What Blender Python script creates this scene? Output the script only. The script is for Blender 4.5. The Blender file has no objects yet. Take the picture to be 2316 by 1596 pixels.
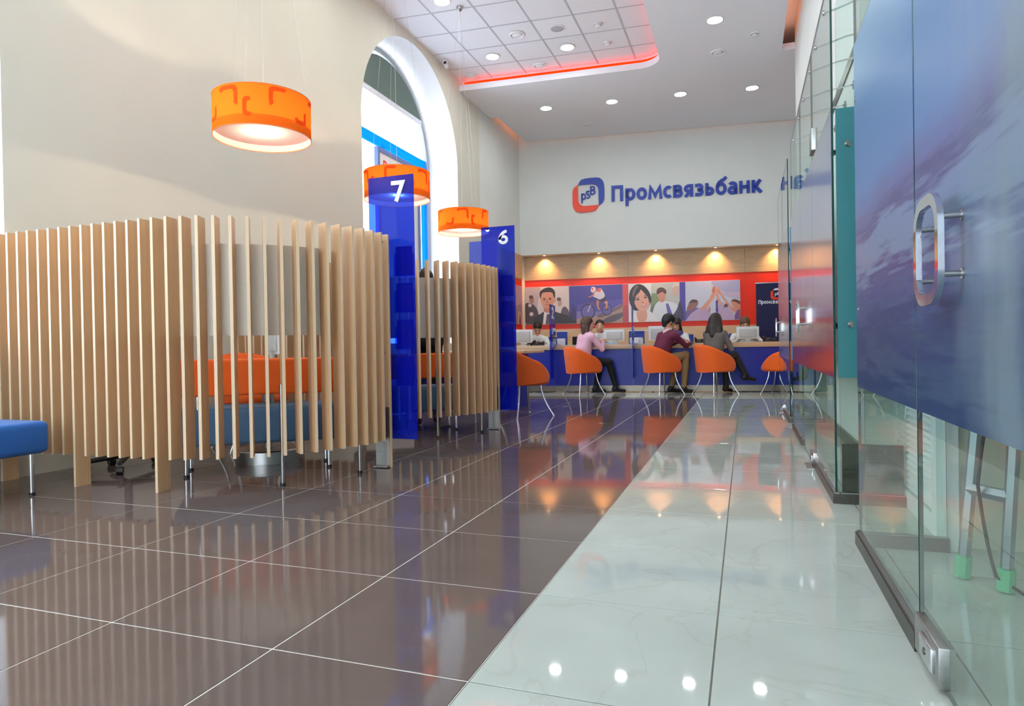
import bpy, bmesh, math, random
import numpy as np
from mathutils import Matrix, Vector
random.seed(7)
SC = bpy.context.scene
COL = SC.collection
PI = math.pi

# ------------------------------------------------------------------ camera
F_PX, YAW, PIT, ROL, CAM_Z = 1492.35, 0.3399, -0.0094, -0.0170, 0.8246
cd = bpy.data.cameras.new('camera'); cam = bpy.data.objects.new('camera', cd); COL.objects.link(cam)
cd.sensor_fit = 'HORIZONTAL'; cd.sensor_width = 36.0; cd.lens = F_PX / 2316 * 36.0
cd.clip_start = 0.05; cd.clip_end = 300
_cy, _sy, _cp, _sp = math.cos(YAW), math.sin(YAW), math.cos(PIT), math.sin(PIT)
_r0 = Vector((_cy, _sy, 0)); _f = Vector((-_sy * _cp, _cy * _cp, _sp)); _d0 = -(_r0.cross(_f))
_r = math.cos(ROL) * _r0 - math.sin(ROL) * _d0; _d = math.sin(ROL) * _r0 + math.cos(ROL) * _d0
cam.matrix_world = Matrix(((_r.x, -_d.x, -_f.x, 0), (_r.y, -_d.y, -_f.y, 0), (_r.z, -_d.z, -_f.z, CAM_Z), (0, 0, 0, 1)))
SC.camera = cam

# ------------------------------------------------------------------ world, exposure
wd = bpy.data.worlds.new('daylight'); SC.world = wd; wd.use_nodes = True
wn = wd.node_tree.nodes; wn['Background'].inputs[0].default_value = (0.80, 0.90, 1.0, 1); wn['Background'].inputs[1].default_value = 4.8
SC.view_settings.view_transform = 'Standard'; SC.view_settings.look = 'None'
SC.view_settings.exposure = 0.40; SC.view_settings.gamma = 1.0; SC.view_settings.use_curve_mapping = False
DOWNLIGHT = 82.0      # emission of a downlight lens
LAMP_W = 42.0         # bulb in a drum lamp
SC.cycles.use_denoising = True; SC.cycles.use_adaptive_sampling = True; SC.cycles.adaptive_threshold = 0.10; SC.cycles.use_light_tree = False
SC.cycles.max_bounces = 8; SC.cycles.diffuse_bounces = 4; SC.cycles.glossy_bounces = 4
SC.cycles.transmission_bounces = 6; SC.cycles.transparent_max_bounces = 24
SC.cycles.caustics_reflective = False; SC.cycles.caustics_refractive = False
SC.cycles.sample_clamp_indirect = 6.0

# ------------------------------------------------------------------ materials
def lin(c):
    return tuple((v / 255 / 12.92 if v / 255 <= 0.04045 else ((v / 255 + 0.055) / 1.055) ** 2.4) for v in c) + (1,)
MATS = {}
def new_mat(name):
    m = bpy.data.materials.new(name); m.use_nodes = True; MATS[name] = m
    return m, m.node_tree.nodes, m.node_tree.links, m.node_tree.nodes['Principled BSDF']
def mat(name, col, rough=0.5, metal=0.0, spec=0.5, var=0.0, scale=(6, 6, 6), bump=0.0, bscale=60, coat=0.0, objvar=0.0, sheen=0.0):
    """plain principled paint / fabric / metal with optional grain and fine relief"""
    if name in MATS: return MATS[name]
    m, N, L, b = new_mat(name)
    b.inputs['Base Color'].default_value = lin(col); b.inputs['Roughness'].default_value = rough
    b.inputs['Metallic'].default_value = metal; b.inputs['Specular IOR Level'].default_value = spec
    b.inputs['Coat Weight'].default_value = coat; b.inputs['Coat Roughness'].default_value = 0.05
    b.inputs['Sheen Weight'].default_value = sheen
    tc = N.new('ShaderNodeTexCoord'); mp = N.new('ShaderNodeMapping'); L.new(tc.outputs['Object'], mp.inputs[0])
    if var or objvar:
        mp.inputs['Scale'].default_value = scale
        nz = N.new('ShaderNodeTexNoise'); nz.inputs['Scale'].default_value = 1.0; nz.inputs['Detail'].default_value = 5
        L.new(mp.outputs[0], nz.inputs['Vector'])
        mr = N.new('ShaderNodeMapRange'); mr.inputs[1].default_value = 0.3; mr.inputs[2].default_value = 0.7
        mr.inputs[3].default_value = 1 - var; mr.inputs[4].default_value = 1 + var
        L.new(nz.outputs[0], mr.inputs[0]); src = mr.outputs[0]
        if objvar:
            oi = N.new('ShaderNodeObjectInfo'); m2 = N.new('ShaderNodeMapRange')
            m2.inputs[3].default_value = 1 - objvar; m2.inputs[4].default_value = 1 + objvar
            L.new(oi.outputs['Random'], m2.inputs[0])
            mm = N.new('ShaderNodeMath'); mm.operation = 'MULTIPLY'; L.new(src, mm.inputs[0]); L.new(m2.outputs[0], mm.inputs[1]); src = mm.outputs[0]
        mx = N.new('ShaderNodeVectorMath'); mx.operation = 'SCALE'; mx.inputs[0].default_value = lin(col)[:3]
        L.new(src, mx.inputs['Scale']); L.new(mx.outputs[0], b.inputs['Base Color'])
    if bump:
        n2 = N.new('ShaderNodeTexNoise'); n2.inputs['Scale'].default_value = bscale; n2.inputs['Detail'].default_value = 3
        L.new(tc.outputs['Object'], n2.inputs['Vector'])
        bp = N.new('ShaderNodeBump'); bp.inputs['Strength'].default_value = bump; bp.inputs['Distance'].default_value = 0.004
        L.new(n2.outputs[0], bp.inputs['Height']); L.new(bp.outputs[0], b.inputs['Normal'])
    return m
def emit(name, col, strength):
    if name in MATS: return MATS[name]
    m, N, L, b = new_mat(name); N.remove(b)
    e = N.new('ShaderNodeEmission'); e.inputs[0].default_value = lin(col); e.inputs[1].default_value = strength
    L.new(e.outputs[0], N['Material Output'].inputs[0]); return m
def glassy(name, tint, refl=1.0, rough=0.0, ior=1.5, body=None):
    """clear or tinted sheet: see-through tint plus fresnel reflection"""
    if name in MATS: return MATS[name]
    m, N, L, b = new_mat(name); N.remove(b)
    t = N.new('ShaderNodeBsdfTransparent'); t.inputs[0].default_value = tuple(tint) + (1,)
    g = N.new('ShaderNodeBsdfGlossy'); g.inputs[0].default_value = (refl, refl, refl, 1); g.inputs['Roughness'].default_value = rough
    fr = N.new('ShaderNodeFresnel'); fr.inputs['IOR'].default_value = ior
    ge = N.new('ShaderNodeNewGeometry'); inv = N.new('ShaderNodeMath'); inv.operation = 'SUBTRACT'; inv.inputs[0].default_value = 1.0
    L.new(ge.outputs['Backfacing'], inv.inputs[1])
    mu = N.new('ShaderNodeMath'); mu.operation = 'MULTIPLY'; L.new(fr.outputs[0], mu.inputs[0]); L.new(inv.outputs[0], mu.inputs[1])
    mx = N.new('ShaderNodeMixShader'); L.new(mu.outputs[0], mx.inputs[0]); L.new(t.outputs[0], mx.inputs[1]); L.new(g.outputs[0], mx.inputs[2])
    out = mx.outputs[0]
    if body:
        df = N.new('ShaderNodeBsdfDiffuse'); df.inputs[0].default_value = lin(body); m2 = N.new('ShaderNodeMixShader'); m2.inputs[0].default_value = .26
        L.new(out, m2.inputs[1]); L.new(df.outputs[0], m2.inputs[2]); out = m2.outputs[0]
    L.new(out, N['Material Output'].inputs[0]); return m
def fabric_shade(name, col, trans=0.5):
    if name in MATS: return MATS[name]
    m, N, L, b = new_mat(name); N.remove(b)
    d = N.new('ShaderNodeBsdfDiffuse'); d.inputs[0].default_value = lin(col)
    t = N.new('ShaderNodeBsdfTranslucent'); t.inputs[0].default_value = lin(col)
    mx = N.new('ShaderNodeMixShader'); mx.inputs[0].default_value = trans
    L.new(d.outputs[0], mx.inputs[1]); L.new(t.outputs[0], mx.inputs[2]); L.new(mx.outputs[0], N['Material Output'].inputs[0]); return m

wall_cream = mat('cream_wall_paint', (215, 213, 198), 0.75, var=0.02, scale=(2, 2, 2), bump=0.05, bscale=90)
wall_grey = mat('pale_grey_wall_paint', (224, 227, 223), 0.75, var=0.02, scale=(2, 2, 2), bump=0.05, bscale=90)
white_paint = mat('white_paint', (236, 236, 236), 0.65)
ceil_white = mat('ceiling_white', (236, 238, 243), 0.8)
ceil_tile_m = mat('mineral_ceiling_tile', (232, 232, 236), 0.85, var=0.03, scale=(60, 60, 60), objvar=0.015)
tbar_m = mat('ceiling_grid_metal', (186, 188, 194), 0.5)
chrome = mat('polished_chrome', (215, 218, 222), 0.08, metal=1.0)
steel = mat('brushed_steel', (170, 170, 168), 0.32, metal=1.0, var=0.06, scale=(2, 2, 90))
alu = mat('aluminium', (190, 196, 205), 0.35, metal=1.0)
dark_metal = mat('dark_anodised_metal', (92, 90, 86), 0.35, metal=1.0)
black_plastic = mat('black_plastic', (24, 24, 26), 0.4)
white_plastic = mat('white_plastic', (228, 230, 232), 0.35)
grey_plastic = mat('light_grey_plastic', (196, 196, 192), 0.4)
paper = mat('paper', (240, 240, 238), 0.7)
oak_slat = mat('oak_laminate', (208, 169, 126), 0.45, var=0.08, scale=(40, 40, 1.6), objvar=0.03)
oak_edge = mat('oak_edge_lit', (222, 194, 160), 0.4, var=0.05, scale=(40, 40, 2))  # paler than the faces: window light on slat edges put into the colour
oak_panel = mat('oak_wall_panel', (198, 166, 128), 0.4, var=0.12, scale=(1.2, 30, 34))
oak_top = mat('oak_worktop', (222, 186, 146), 0.35, var=0.07, scale=(2, 20, 30))
orange_fab = mat('orange_fabric', (240, 98, 16), 0.85, bump=0.25, bscale=500, sheen=0.2)
blue_fab = mat('blue_fabric', (16, 92, 170), 0.85, bump=0.25, bscale=500, sheen=0.2)
steelblue_fab = mat('steel_blue_fabric', (68, 98, 126), 0.85, bump=0.25, bscale=500, sheen=0.2)
board_grey = mat('off_white_board', (222, 218, 208), 0.7, var=0.02, scale=(80, 80, 80))
counter_blue = mat('royal_blue_laminate', (32, 46, 156), 0.35, var=0.02, scale=(3, 3, 3))
sign_blue = mat('sign_blue', (34, 64, 168), 0.4)
sign_red = mat('sign_red', (240, 66, 38), 0.4)
red_panel_m = mat('red_panel', (238, 48, 16), 0.4)
navy = mat('navy_banner', (18, 20, 72), 0.35)
white_ink = mat('white_letter', (238, 240, 244), 0.4)
skin_m = mat('skin', (222, 170, 142), 0.55); skin2_m = mat('tan_skin', (196, 140, 108), 0.55)
lips_m = mat('lips', (190, 92, 88), 0.5); eye_m = mat('eye', (70, 52, 46), 0.4)
hair_dk = mat('dark_brown_hair', (46, 32, 26), 0.5, var=0.25, scale=(90, 90, 8))
hair_bk = mat('black_hair', (26, 22, 22), 0.5, var=0.25, scale=(90, 90, 8))
hair_md = mat('chestnut_hair', (78, 52, 38), 0.5, var=0.25, scale=(90, 90, 8))
glass_m = glassy('clear_glass', (0.88, 0.945, 0.92))
glass_edge = mat('glass_edge_green', (18, 62, 56), 0.15)
glass_plain = glassy('window_glass', (0.97, 0.98, 0.98))
blue_acrylic = glassy('blue_acrylic', (0.18, 0.34, 0.97), ior=1.4, body=(14, 32, 200))
blue_pocket = glassy('blue_acrylic_pocket', (0.30, 0.42, 0.92), ior=1.4)
lens_m = emit('downlight_lens', (250, 255, 252), DOWNLIGHT)
lens_warm = emit('warm_spot_lens', (255, 214, 160), 18.0)
led_red = emit('red_led_strip', (255, 40, 6), 2.4)
led_orange = emit('orange_led_strip', (255, 150, 100), 5.0)

# floor tiles
def tile_mat(name, col, vein=None, rough=0.035, spec=.5):
    m, N, L, b = new_mat(name)
    tc = N.new('ShaderNodeTexCoord'); oi = N.new('ShaderNodeObjectInfo')
    ad = N.new('ShaderNodeVectorMath'); ad.operation = 'ADD'; L.new(tc.outputs['Object'], ad.inputs[0]); L.new(oi.outputs['Location'], ad.inputs[1])
    nz = N.new('ShaderNodeTexNoise'); nz.inputs['Scale'].default_value = 3.0; nz.inputs['Detail'].default_value = 8; L.new(ad.outputs[0], nz.inputs['Vector'])
    mr = N.new('ShaderNodeMapRange'); mr.inputs[1].default_value = .3; mr.inputs[2].default_value = .7; mr.inputs[3].default_value = .93; mr.inputs[4].default_value = 1.06; L.new(nz.outputs[0], mr.inputs[0])
    sc = N.new('ShaderNodeVectorMath'); sc.operation = 'SCALE'; sc.inputs[0].default_value = lin(col)[:3]; L.new(mr.outputs[0], sc.inputs['Scale'])
    out = sc.outputs[0]
    if vein:
        n2 = N.new('ShaderNodeTexNoise'); n2.inputs['Scale'].default_value = 1.7; n2.inputs['Detail'].default_value = 6; n2.inputs['Distortion'].default_value = 1.2; L.new(ad.outputs[0], n2.inputs['Vector'])
        cr = N.new('ShaderNodeValToRGB'); e = cr.color_ramp.elements
        e[0].position = .485; e[0].color = (0, 0, 0, 1); e[1].position = .5; e[1].color = (1, 1, 1, 1); k = e.new(.512); k.color = (0, 0, 0, 1)
        L.new(n2.outputs[0], cr.inputs[0])
        mul = N.new('ShaderNodeMath'); mul.operation = 'MULTIPLY'; mul.inputs[1].default_value = 0.22; L.new(cr.outputs[0], mul.inputs[0])
        mx = N.new('ShaderNodeMix'); mx.data_type = 'RGBA'; L.new(mul.outputs[0], mx.inputs['Factor']); L.new(out, mx.inputs['A']); mx.inputs['B'].default_value = lin(vein); out = mx.outputs['Result']
    L.new(out, b.inputs['Base Color']); b.inputs['Roughness'].default_value = rough; b.inputs['Specular IOR Level'].default_value = spec
    return m
tile_dark = tile_mat('polished_brown_tile', (100, 87, 82), rough=.06, spec=.25); tile_light = tile_mat('polished_cream_tile', (180, 186, 177), (158, 148, 132))
grout_m = mat('grout', (216, 212, 202), 0.8); grout2_m = mat('dark_grout', (110, 106, 96), 0.8)

# ------------------------------------------------------------------ mesh helpers
class MB:
    def __init__(s): s.v = []; s.f = []; s.m = []; s.mats = []
    def mi(s, m):
        if m not in s.mats: s.mats.append(m)
        return s.mats.index(m)
    def add(s, vs, fs, m, M=None):
        o = len(s.v); k = s.mi(m)
        s.v += [tuple(M @ Vector(p)) if M is not None else tuple(p) for p in vs]
        s.f += [tuple(o + i for i in f) for f in fs]; s.m += [k] * len(fs); return s
    def box(s, x0, x1, y0, y1, z0, z1, m, M=None):
        vs = [(x0, y0, z0), (x1, y0, z0), (x1, y1, z0), (x0, y1, z0), (x0, y0, z1), (x1, y0, z1), (x1, y1, z1), (x0, y1, z1)]
        return s.add(vs, [(0, 3, 2, 1), (4, 5, 6, 7), (0, 1, 5, 4), (1, 2, 6, 5), (2, 3, 7, 6), (3, 0, 4, 7)], m, M)
    def rbox(s, x0, x1, y0, y1, z0, z1, r, m, M=None, seg=3):
        """box rounded on all edges"""
        bm = bmesh.new(); bmesh.ops.create_cube(bm, size=1)
        for v in bm.verts: v.co = Vector((x0 + (v.co.x + .5) * (x1 - x0), y0 + (v.co.y + .5) * (y1 - y0), z0 + (v.co.z + .5) * (z1 - z0)))
        bmesh.ops.bevel(bm, geom=bm.edges[:], offset=r, segments=seg, profile=0.5, affect='EDGES')
        bm.verts.index_update(); s.add([v.co[:] for v in bm.verts], [[v.index for v in f.verts] for f in bm.faces], m, M); bm.free(); return s
    def prism(s, poly, a, b, m, axis='y', M=None, mside=None):
        """poly of (u,v) extruded from a to b along axis: y -> (u,t,v), x -> (t,u,v), z -> (u,v,t)"""
        P = {'y': lambda u, v, t: (u, t, v), 'x': lambda u, v, t: (t, u, v), 'z': lambda u, v, t: (u, v, t)}[axis]
        n = len(poly); vs = [P(u, v, a) for u, v in poly] + [P(u, v, b) for u, v in poly]
        s.add(vs, [tuple(range(n)), tuple(range(2 * n - 1, n - 1, -1))], m, M)
        return s.add(vs, [(i, (i + 1) % n, n + (i + 1) % n, n + i) for i in range(n)], mside or m, M)
    def lathe(s, prof, m, n=32, c=(0, 0, 0), M=None, closed=False):
        vs = []; fs = []; k = len(prof)
        for i in range(n):
            a = 2 * PI * i / n
            vs += [(c[0] + r * math.cos(a), c[1] + r * math.sin(a), c[2] + z) for r, z in prof]
        for i in range(n):
            j = (i + 1) % n
            for q in range(k if closed else k - 1):
                fs.append((i * k + q, j * k + q, j * k + (q + 1) % k, i * k + (q + 1) % k))
        return s.add(vs, fs, m, M)
    def tube(s, pts, r, m, n=10, M=None, cap=True):
        pts = [Vector(p) for p in pts]; rs = r if isinstance(r, (list, tuple)) else [r] * len(pts)
        vs = []; fs = []; up = None
        for i, p in enumerate(pts):
            t = (pts[min(i + 1, len(pts) - 1)] - pts[max(i - 1, 0)]).normalized()
            if up is None: up = Vector((0, 0, 1)) if abs(t.z) < .9 else Vector((1, 0, 0))
            a = t.cross(up).normalized(); up = a.cross(t).normalized()
            vs += [tuple(p + rs[i] * (math.cos(2 * PI * k / n) * a + math.sin(2 * PI * k / n) * up)) for k in range(n)]
        for i in range(len(pts) - 1):
            fs += [(i * n + k, i * n + (k + 1) % n, (i + 1) * n + (k + 1) % n, (i + 1) * n + k) for k in range(n)]
        if cap: fs += [tuple(range(n - 1, -1, -1)), tuple(range((len(pts) - 1) * n, len(pts) * n))]
        return s.add(vs, fs, m, M)
    def mesh(s, name, smooth=0.0):
        me = bpy.data.meshes.new(name); me.from_pydata(s.v, [], s.f)
        for m in s.mats: me.materials.append(m)
        me.polygons.foreach_set('material_index', s.m)
        bm = bmesh.new(); bm.from_mesh(me); bmesh.ops.remove_doubles(bm, verts=bm.verts[:], dist=1e-6); bmesh.ops.recalc_face_normals(bm, faces=bm.faces[:]); bm.to_mesh(me); bm.free()
        if smooth:
            me.polygons.foreach_set('use_smooth', [True] * len(me.polygons)); me.set_sharp_from_angle(angle=math.radians(smooth))
        me.update(); return me
    def build(s, name, parent=None, smooth=0.0, loc=None, rz=None):
        return link(name, s.mesh(name, smooth), parent, loc, rz)
def link(name, me, parent=None, loc=None, rz=None):
    o = bpy.data.objects.new(name, me); COL.objects.link(o)
    if parent is not None: o.parent = parent
    if loc is not None: o.location = loc
    if rz is not None: o.rotation_euler = (0, 0, rz)
    return o
def tag(o, label=None, cat=None, group=None, kind=None):
    if label: o['label'] = label
    if cat: o['category'] = cat
    if group: o['group'] = group
    if kind: o['kind'] = kind
    return o
def thing(name, label, cat, loc=(0, 0, 0), rz=0.0, group=None):
    o = bpy.data.objects.new(name, None); COL.objects.link(o); o.empty_display_size = .1
    o.location = loc; o.rotation_euler = (0, 0, rz); return tag(o, label, cat, group)
def copy_tree(o, parent=None):
    c = o.copy(); COL.objects.link(c); c.parent = parent
    for ch in list(o.children): copy_tree(ch, c)
    return c
def struct(name, mb, parent=None, smooth=0.0):
    o = mb.build(name, parent, smooth); o['kind'] = 'structure'; return o

# back wall frame: x along the wall, y away from the room, z up
PHI = 0.1244; BW0 = Vector((0, 14.37, 0))
BM_ = Matrix.Translation(BW0) @ Matrix.Rotation(PHI, 4, 'Z')
def bw(s, ly, z=0.0): return BM_ @ Vector((s, ly, z))
def put_b(o, s, ly, z=0.0, rz=0.0): o.location = bw(s, ly, z); o.rotation_euler = (0, 0, PHI + rz); return o

# ================================================================== the room
XL, XR, Y0 = -4.63, 0.77, -3.2
ZU, ZS = 5.486, 5.28          # tiled ceiling, lowered plaster soffit

# ---- floor: grout bed and single tiles
mb = MB(); mb.box(-5.4, -.656, Y0 - .1, 10.49, -.12, -.0012, grout_m); mb.box(-.656, 2.7, Y0 - .1, 10.49, -.12, -.002, grout2_m); mb.box(-5.4, 2.7, 10.49, 15.8, -.12, -.002, grout2_m); floor = struct('floor', mb)
_tm = {}
def tile_piece(x0, x1, y0, y1, m):
    w, d = x1 - x0, y1 - y0; key = (round(w, 4), round(d, 4), m.name)
    if key not in _tm:
        g = .0022; c = .0012; t = MB(); a, b = w / 2 - g, d / 2 - g
        vs = [(-a, -b, -.01), (a, -b, -.01), (a, b, -.01), (-a, b, -.01), (-a, -b, -c), (a, -b, -c), (a, b, -c), (-a, b, -c),
              (-a + c, -b + c, 0), (a - c, -b + c, 0), (a - c, b - c, 0), (-a + c, b - c, 0)]
        fs = [(8, 9, 10, 11)] + [(i, (i + 1) % 4, (i + 1) % 4 + 4, i + 4) for i in range(4)] + [(i + 4, (i + 1) % 4 + 4, (i + 1) % 4 + 8, i + 8) for i in range(4)]
        t.add(vs, fs, m); _tm[key] = t.mesh('tile')
    return link('tile', _tm[key], floor, ((x0 + x1) / 2, (y0 + y1) / 2, 0))
BX = -.656
dark_e = [BX, -1.246, -1.846, -2.446, -3.046, -3.646, -4.246, XL]
light_e = [BX, -.088, .512]
for k in range(-8, 19):
    ya = 1.4897 + .6 * k; yb = ya + .6
    mt = tile_dark if k < 15 else tile_light
    for a, b in zip(dark_e[1:], dark_e[:-1]): tile_piece(a, b, ya, yb, mt)
    for a, b in zip(light_e[:-1], light_e[1:]): tile_piece(a, b, ya, yb, tile_light)
    if k < 3:
        for q in range(3): tile_piece(.512 + .6 * q, 1.112 + .6 * q, ya, yb, tile_light)
    else: tile_piece(.512, XR, ya, yb, tile_light)
mb = MB(); mb.box(XL, 1.7, 1.4897 + .6 * 19, 15.7, -.01, 0, tile_light); mb.build('floor_strip', floor)

# ---- walls
def arch_wall(name, mw, mreveal, u0, u1, holes, mapf, depth, ztop, zsill=.90, breaks=()):
    """wall in plane t=0 with arched openings (centre, radius, spring); reveals go to t=depth"""
    mb = MB(); us = sorted([u0, u1] + [c - r for c, r, _ in holes] + [c + r for c, r, _ in holes])
    def quad(a, b, za, zb, m): mb.add([mapf(a, 0, za), mapf(b, 0, za), mapf(b, 0, zb), mapf(a, 0, zb)], [(0, 1, 2, 3)], m)
    for a, b in zip(us[:-1], us[1:]):
        h = [q for q in holes if abs(a - (q[0] - q[1])) < 1e-6]
        if not h: quad(a, b, 0, ztop, mw); continue
        c, r, zs = h[0]; quad(a, b, 0, zsill, mw); n = 40
        ang = [PI - PI * i / n for i in range(n + 1)]; arc = [(c + r * math.cos(t), zs + r * math.sin(t)) for t in ang]
        for (p, zp), (q, zq) in zip(arc[:-1], arc[1:]):
            mb.add([mapf(p, 0, zp), mapf(q, 0, zq), mapf(q, 0, ztop), mapf(p, 0, ztop)], [(0, 1, 2, 3)], mw)
            mb.add([mapf(p, 0, zp), mapf(q, 0, zq), mapf(q, depth, zq), mapf(p, depth, zp)], [(0, 1, 2, 3)], mreveal)
        for u in (a, b): mb.add([mapf(u, 0, zsill), mapf(u, 0, zs), mapf(u, depth, zs), mapf(u, depth, zsill)], [(0, 1, 2, 3)], mreveal)
        mb.add([mapf(a, 0, zsill), mapf(b, 0, zsill), mapf(b, depth, zsill), mapf(a, depth, zsill)], [(0, 1, 2, 3)], mreveal)
    # outer skin
    for a, b in zip(us[:-1], us[1:]):
        h = [q for q in holes if abs(a - (q[0] - q[1])) < 1e-6]
        if h:
            mb.add([mapf(a, depth, 0), mapf(b, depth, 0), mapf(b, depth, zsill), mapf(a, depth, zsill)], [(0, 1, 2, 3)], mw)
            c, r, zs = h[0]; n = 40; arc = [(c + r * math.cos(PI - PI * i / n), zs + r * math.sin(PI - PI * i / n)) for i in range(n + 1)]
            for (p, zp), (q, zq) in zip(arc[:-1], arc[1:]): mb.add([mapf(p, depth, zp), mapf(q, depth, zq), mapf(q, depth, ztop), mapf(p, depth, ztop)], [(0, 1, 2, 3)], mw)
        else: mb.add([mapf(a, depth, 0), mapf(b, depth, 0), mapf(b, depth, ztop), mapf(a, depth, ztop)], [(0, 1, 2, 3)], mw)
    return struct(name, mb)
WIN = [(1.51, 1.51, 3.87), (8.93, 1.51, 3.87)]
mapL = lambda u, t, z: (XL - t, u, z)
mapF = lambda u, t, z: (u, Y0 - t, z)
arch_wall('wall_left', wall_cream, white_paint, Y0, 11.46, WIN, mapL, .70, 5.62)
FW = [(-2.1, 2.2, 3.0)]  # opening behind the camera, widened to bring in more front light
arch_wall('wall_front', wall_cream, white_paint, -5.33, 2.6, FW, mapF, .5, 5.62, zsill=.02)
mb = MB(); mb.box(XL - .7, XL - .012, 11.46, 14.6, 0, 5.62, wall_grey); o = struct('wall_left_rear', mb)
t = MB(); t.box(XL - .012, XL + .022, 12.4, 13.79, 2.30, 2.83, oak_panel); t.build('wood_panel', o)
t = MB(); t.box(XL - .012, XL + .010, 12.4, 13.79, 1.20, 2.30, red_panel_m); t.build('red_panel', o)
t = MB(); t.box(XL - .012, XL + .016, 12.4, 13.79, 0, 1.20, oak_panel); t.build('wainscot', o)
mb = MB(); mb.box(-4.9, 2.2, 0, .30, 2.825, 5.62, wall_grey, BM_); mb.box(-4.9, 2.2, .30, .5, 0, 5.62, wall_grey, BM_); wback = struct('wall_back', mb)
for i, (a, b) in enumerate([(-4.75, -2.35), (-2.35, .05), (.05, 1.8)]):
    t = MB(); t.box(a + .002, b - .002, .262, .30, 2.30, 2.825, oak_panel, BM_); t.build('wood_panel', wback)
    t = MB(); t.box(a, b, .272, .30, 1.20, 2.30, red_panel_m, BM_); t.build('red_panel', wback)
    t = MB(); t.box(a + .002, b - .002, .255, .30, 0, 1.20, oak_top, BM_); t.build('wainscot', wback)
mb = MB(); mb.box(XR, XR + .13, 3.12, 10.95, 0, 5.62, wall_grey); mb.box(XR, XR + .13, Y0, 3.12, 2.75, 5.62, wall_grey)
mb.box(XR + .13, 1.8, 10.82, 10.95, 0, 5.62, wall_grey); mb.box(1.7, 1.83, 10.95, 15.2, 0, 5.62, wall_grey); wright = struct('wall_right', mb)
mb = MB(); mb.box(XR, 2.6, 3.04, 3.12, 0, 2.75, wall_cream); mb.box(2.5, 2.62, Y0, 3.1, 0, 2.75, wall_cream); mb.box(XR, 2.6, Y0, 3.1, 2.75, 2.85, ceil_white); struct('wall_side_room', mb)
mb = MB(); mb.box(XR - .012, XR, 3.16, 10.9, 2.86, 2.94, dark_metal); struct('trim_1', mb)
mb = MB(); mb.box(XR - .02, XR, 3.98, 10.9, 0, .09, mat('grey_skirting', (120, 116, 106), .4)); struct('baseboard_right', mb)
mb = MB(); mb.box(.735, XR + .002, 2.975, 3.04, 0, 2.75, white_paint); struct('trim_2', mb)

# ---- ceiling
mb = MB(); mb.box(-5.4, 2.3, Y0 - .6, 15.8, 5.62, 5.75, ceil_white); mb.box(XL - .02, -1.0, Y0, 11.0, ZU + .012, ZU + .03, tbar_m); ceiling = struct('ceiling', mb)
CXD, CYD, SH = .61, .617, .077
def cy_(n, x): return 9.078 + SH * (x + 2.836) + CYD * n
tm = MB(); hw, hd = CXD / 2 - .011, CYD / 2 - .011
pl = [(-hw, -hd - SH * hw), (hw, -hd + SH * hw), (hw, hd + SH * hw), (-hw, hd - SH * hw)]
tm.prism(pl, 0, .012, ceil_tile_m, 'z'); tile_me = tm.mesh('ceiling_tile')
for k in range(0, 6):
    xa = -1.02 - CXD * k
    for n in range(-19, 3):
        xc = xa - CXD / 2
        link('ceiling_tile', tile_me, ceiling, (xc, cy_(n, xc) + CYD / 2, ZU + .004))
gb = MB(); gb.prism([(-4.7, -.011 - SH * 1.864), (-1.0, -.011 + SH * 1.836), (-1.0, .011 + SH * 1.836), (-4.7, .011 - SH * 1.864)], 0, .012, tbar_m, 'z'); gbm = gb.mesh('grid_bar')
for n in range(-19, 4): link('grid_bar', gbm, ceiling, (0, cy_(n, -2.836), ZU))
gb = MB(); gb.box(-.011, .011, Y0, 10.95, 0, .012, tbar_m); gbm = gb.mesh('grid_bar')
for k in range(0, 7): link('grid_bar', gbm, ceiling, (-1.02 - CXD * k, 0, ZU - .0006))
# lowered soffit with rounded corner
def arc_pts(cx, cy, r, a0, a1, n=14): return [(cx + r * math.cos(a0 + (a1 - a0) * i / n), cy + r * math.sin(a0 + (a1 - a0) * i / n)) for i in range(n + 1)]
def inner_edge(off):
    """edge of the soffit round the tiled field, off = set back from the field"""
    r = .34 + off
    return [(XL, 10.575 + off)] + [(-1.54, 10.815 + off)] + arc_pts(-1.54, 10.475, r, PI / 2, 0)[1:] + [(-1.20 + off, Y0)]
def soffit_poly(off, e=0.0):
    B1 = bw(1.8, -.09); B0 = bw(-4.50, -.09)
    return inner_edge(off) + [(.585 - e, Y0), (.585 - e, 10.95), (1.7, 10.95), (1.7, B1.y), (B0.x, B0.y), (-4.485, 12.06), (XL, 12.06)]
mb = MB(); mb.prism(soffit_poly(0), ZS, ZS + .10, ceil_white, 'z'); soff = struct('ceiling_soffit', mb)
t = MB(); ie = inner_edge(.10); ie2 = inner_edge(.14)
t.prism(ie + ie2[::-1], ZS + .10, 5.62, white_paint, 'z'); t.build('upstand', soff)
t = MB(); ie = inner_edge(.085); ie2 = inner_edge(.0995); t.prism(ie[1:] + ie2[:0:-1], ZS + .102, ZS + .175, led_red, 'z')
t.prism([(XL + .06, 10.66), ie[1], ie2[1], (XL + .06, 10.675)], ZS + .102, ZS + .175, led_red, 'z'); t.build('cove_led_strip', soff)
t = MB(); t.box(.45, .475, Y0, 10.9, ZS + .102, ZS + .13, led_orange); t.build('cove_led_strip', soff)
t = MB(); t.box(-4.40, -4.385, 12.2, 13.6, ZS + .102, ZS + .13, led_orange); t.build('cove_led_strip', soff)
t = MB(); t.box(-4.4, 1.5, -.24, -.225, ZS + .102, ZS + .13, led_orange, BM_); t.build('cove_led_strip', soff)

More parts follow.
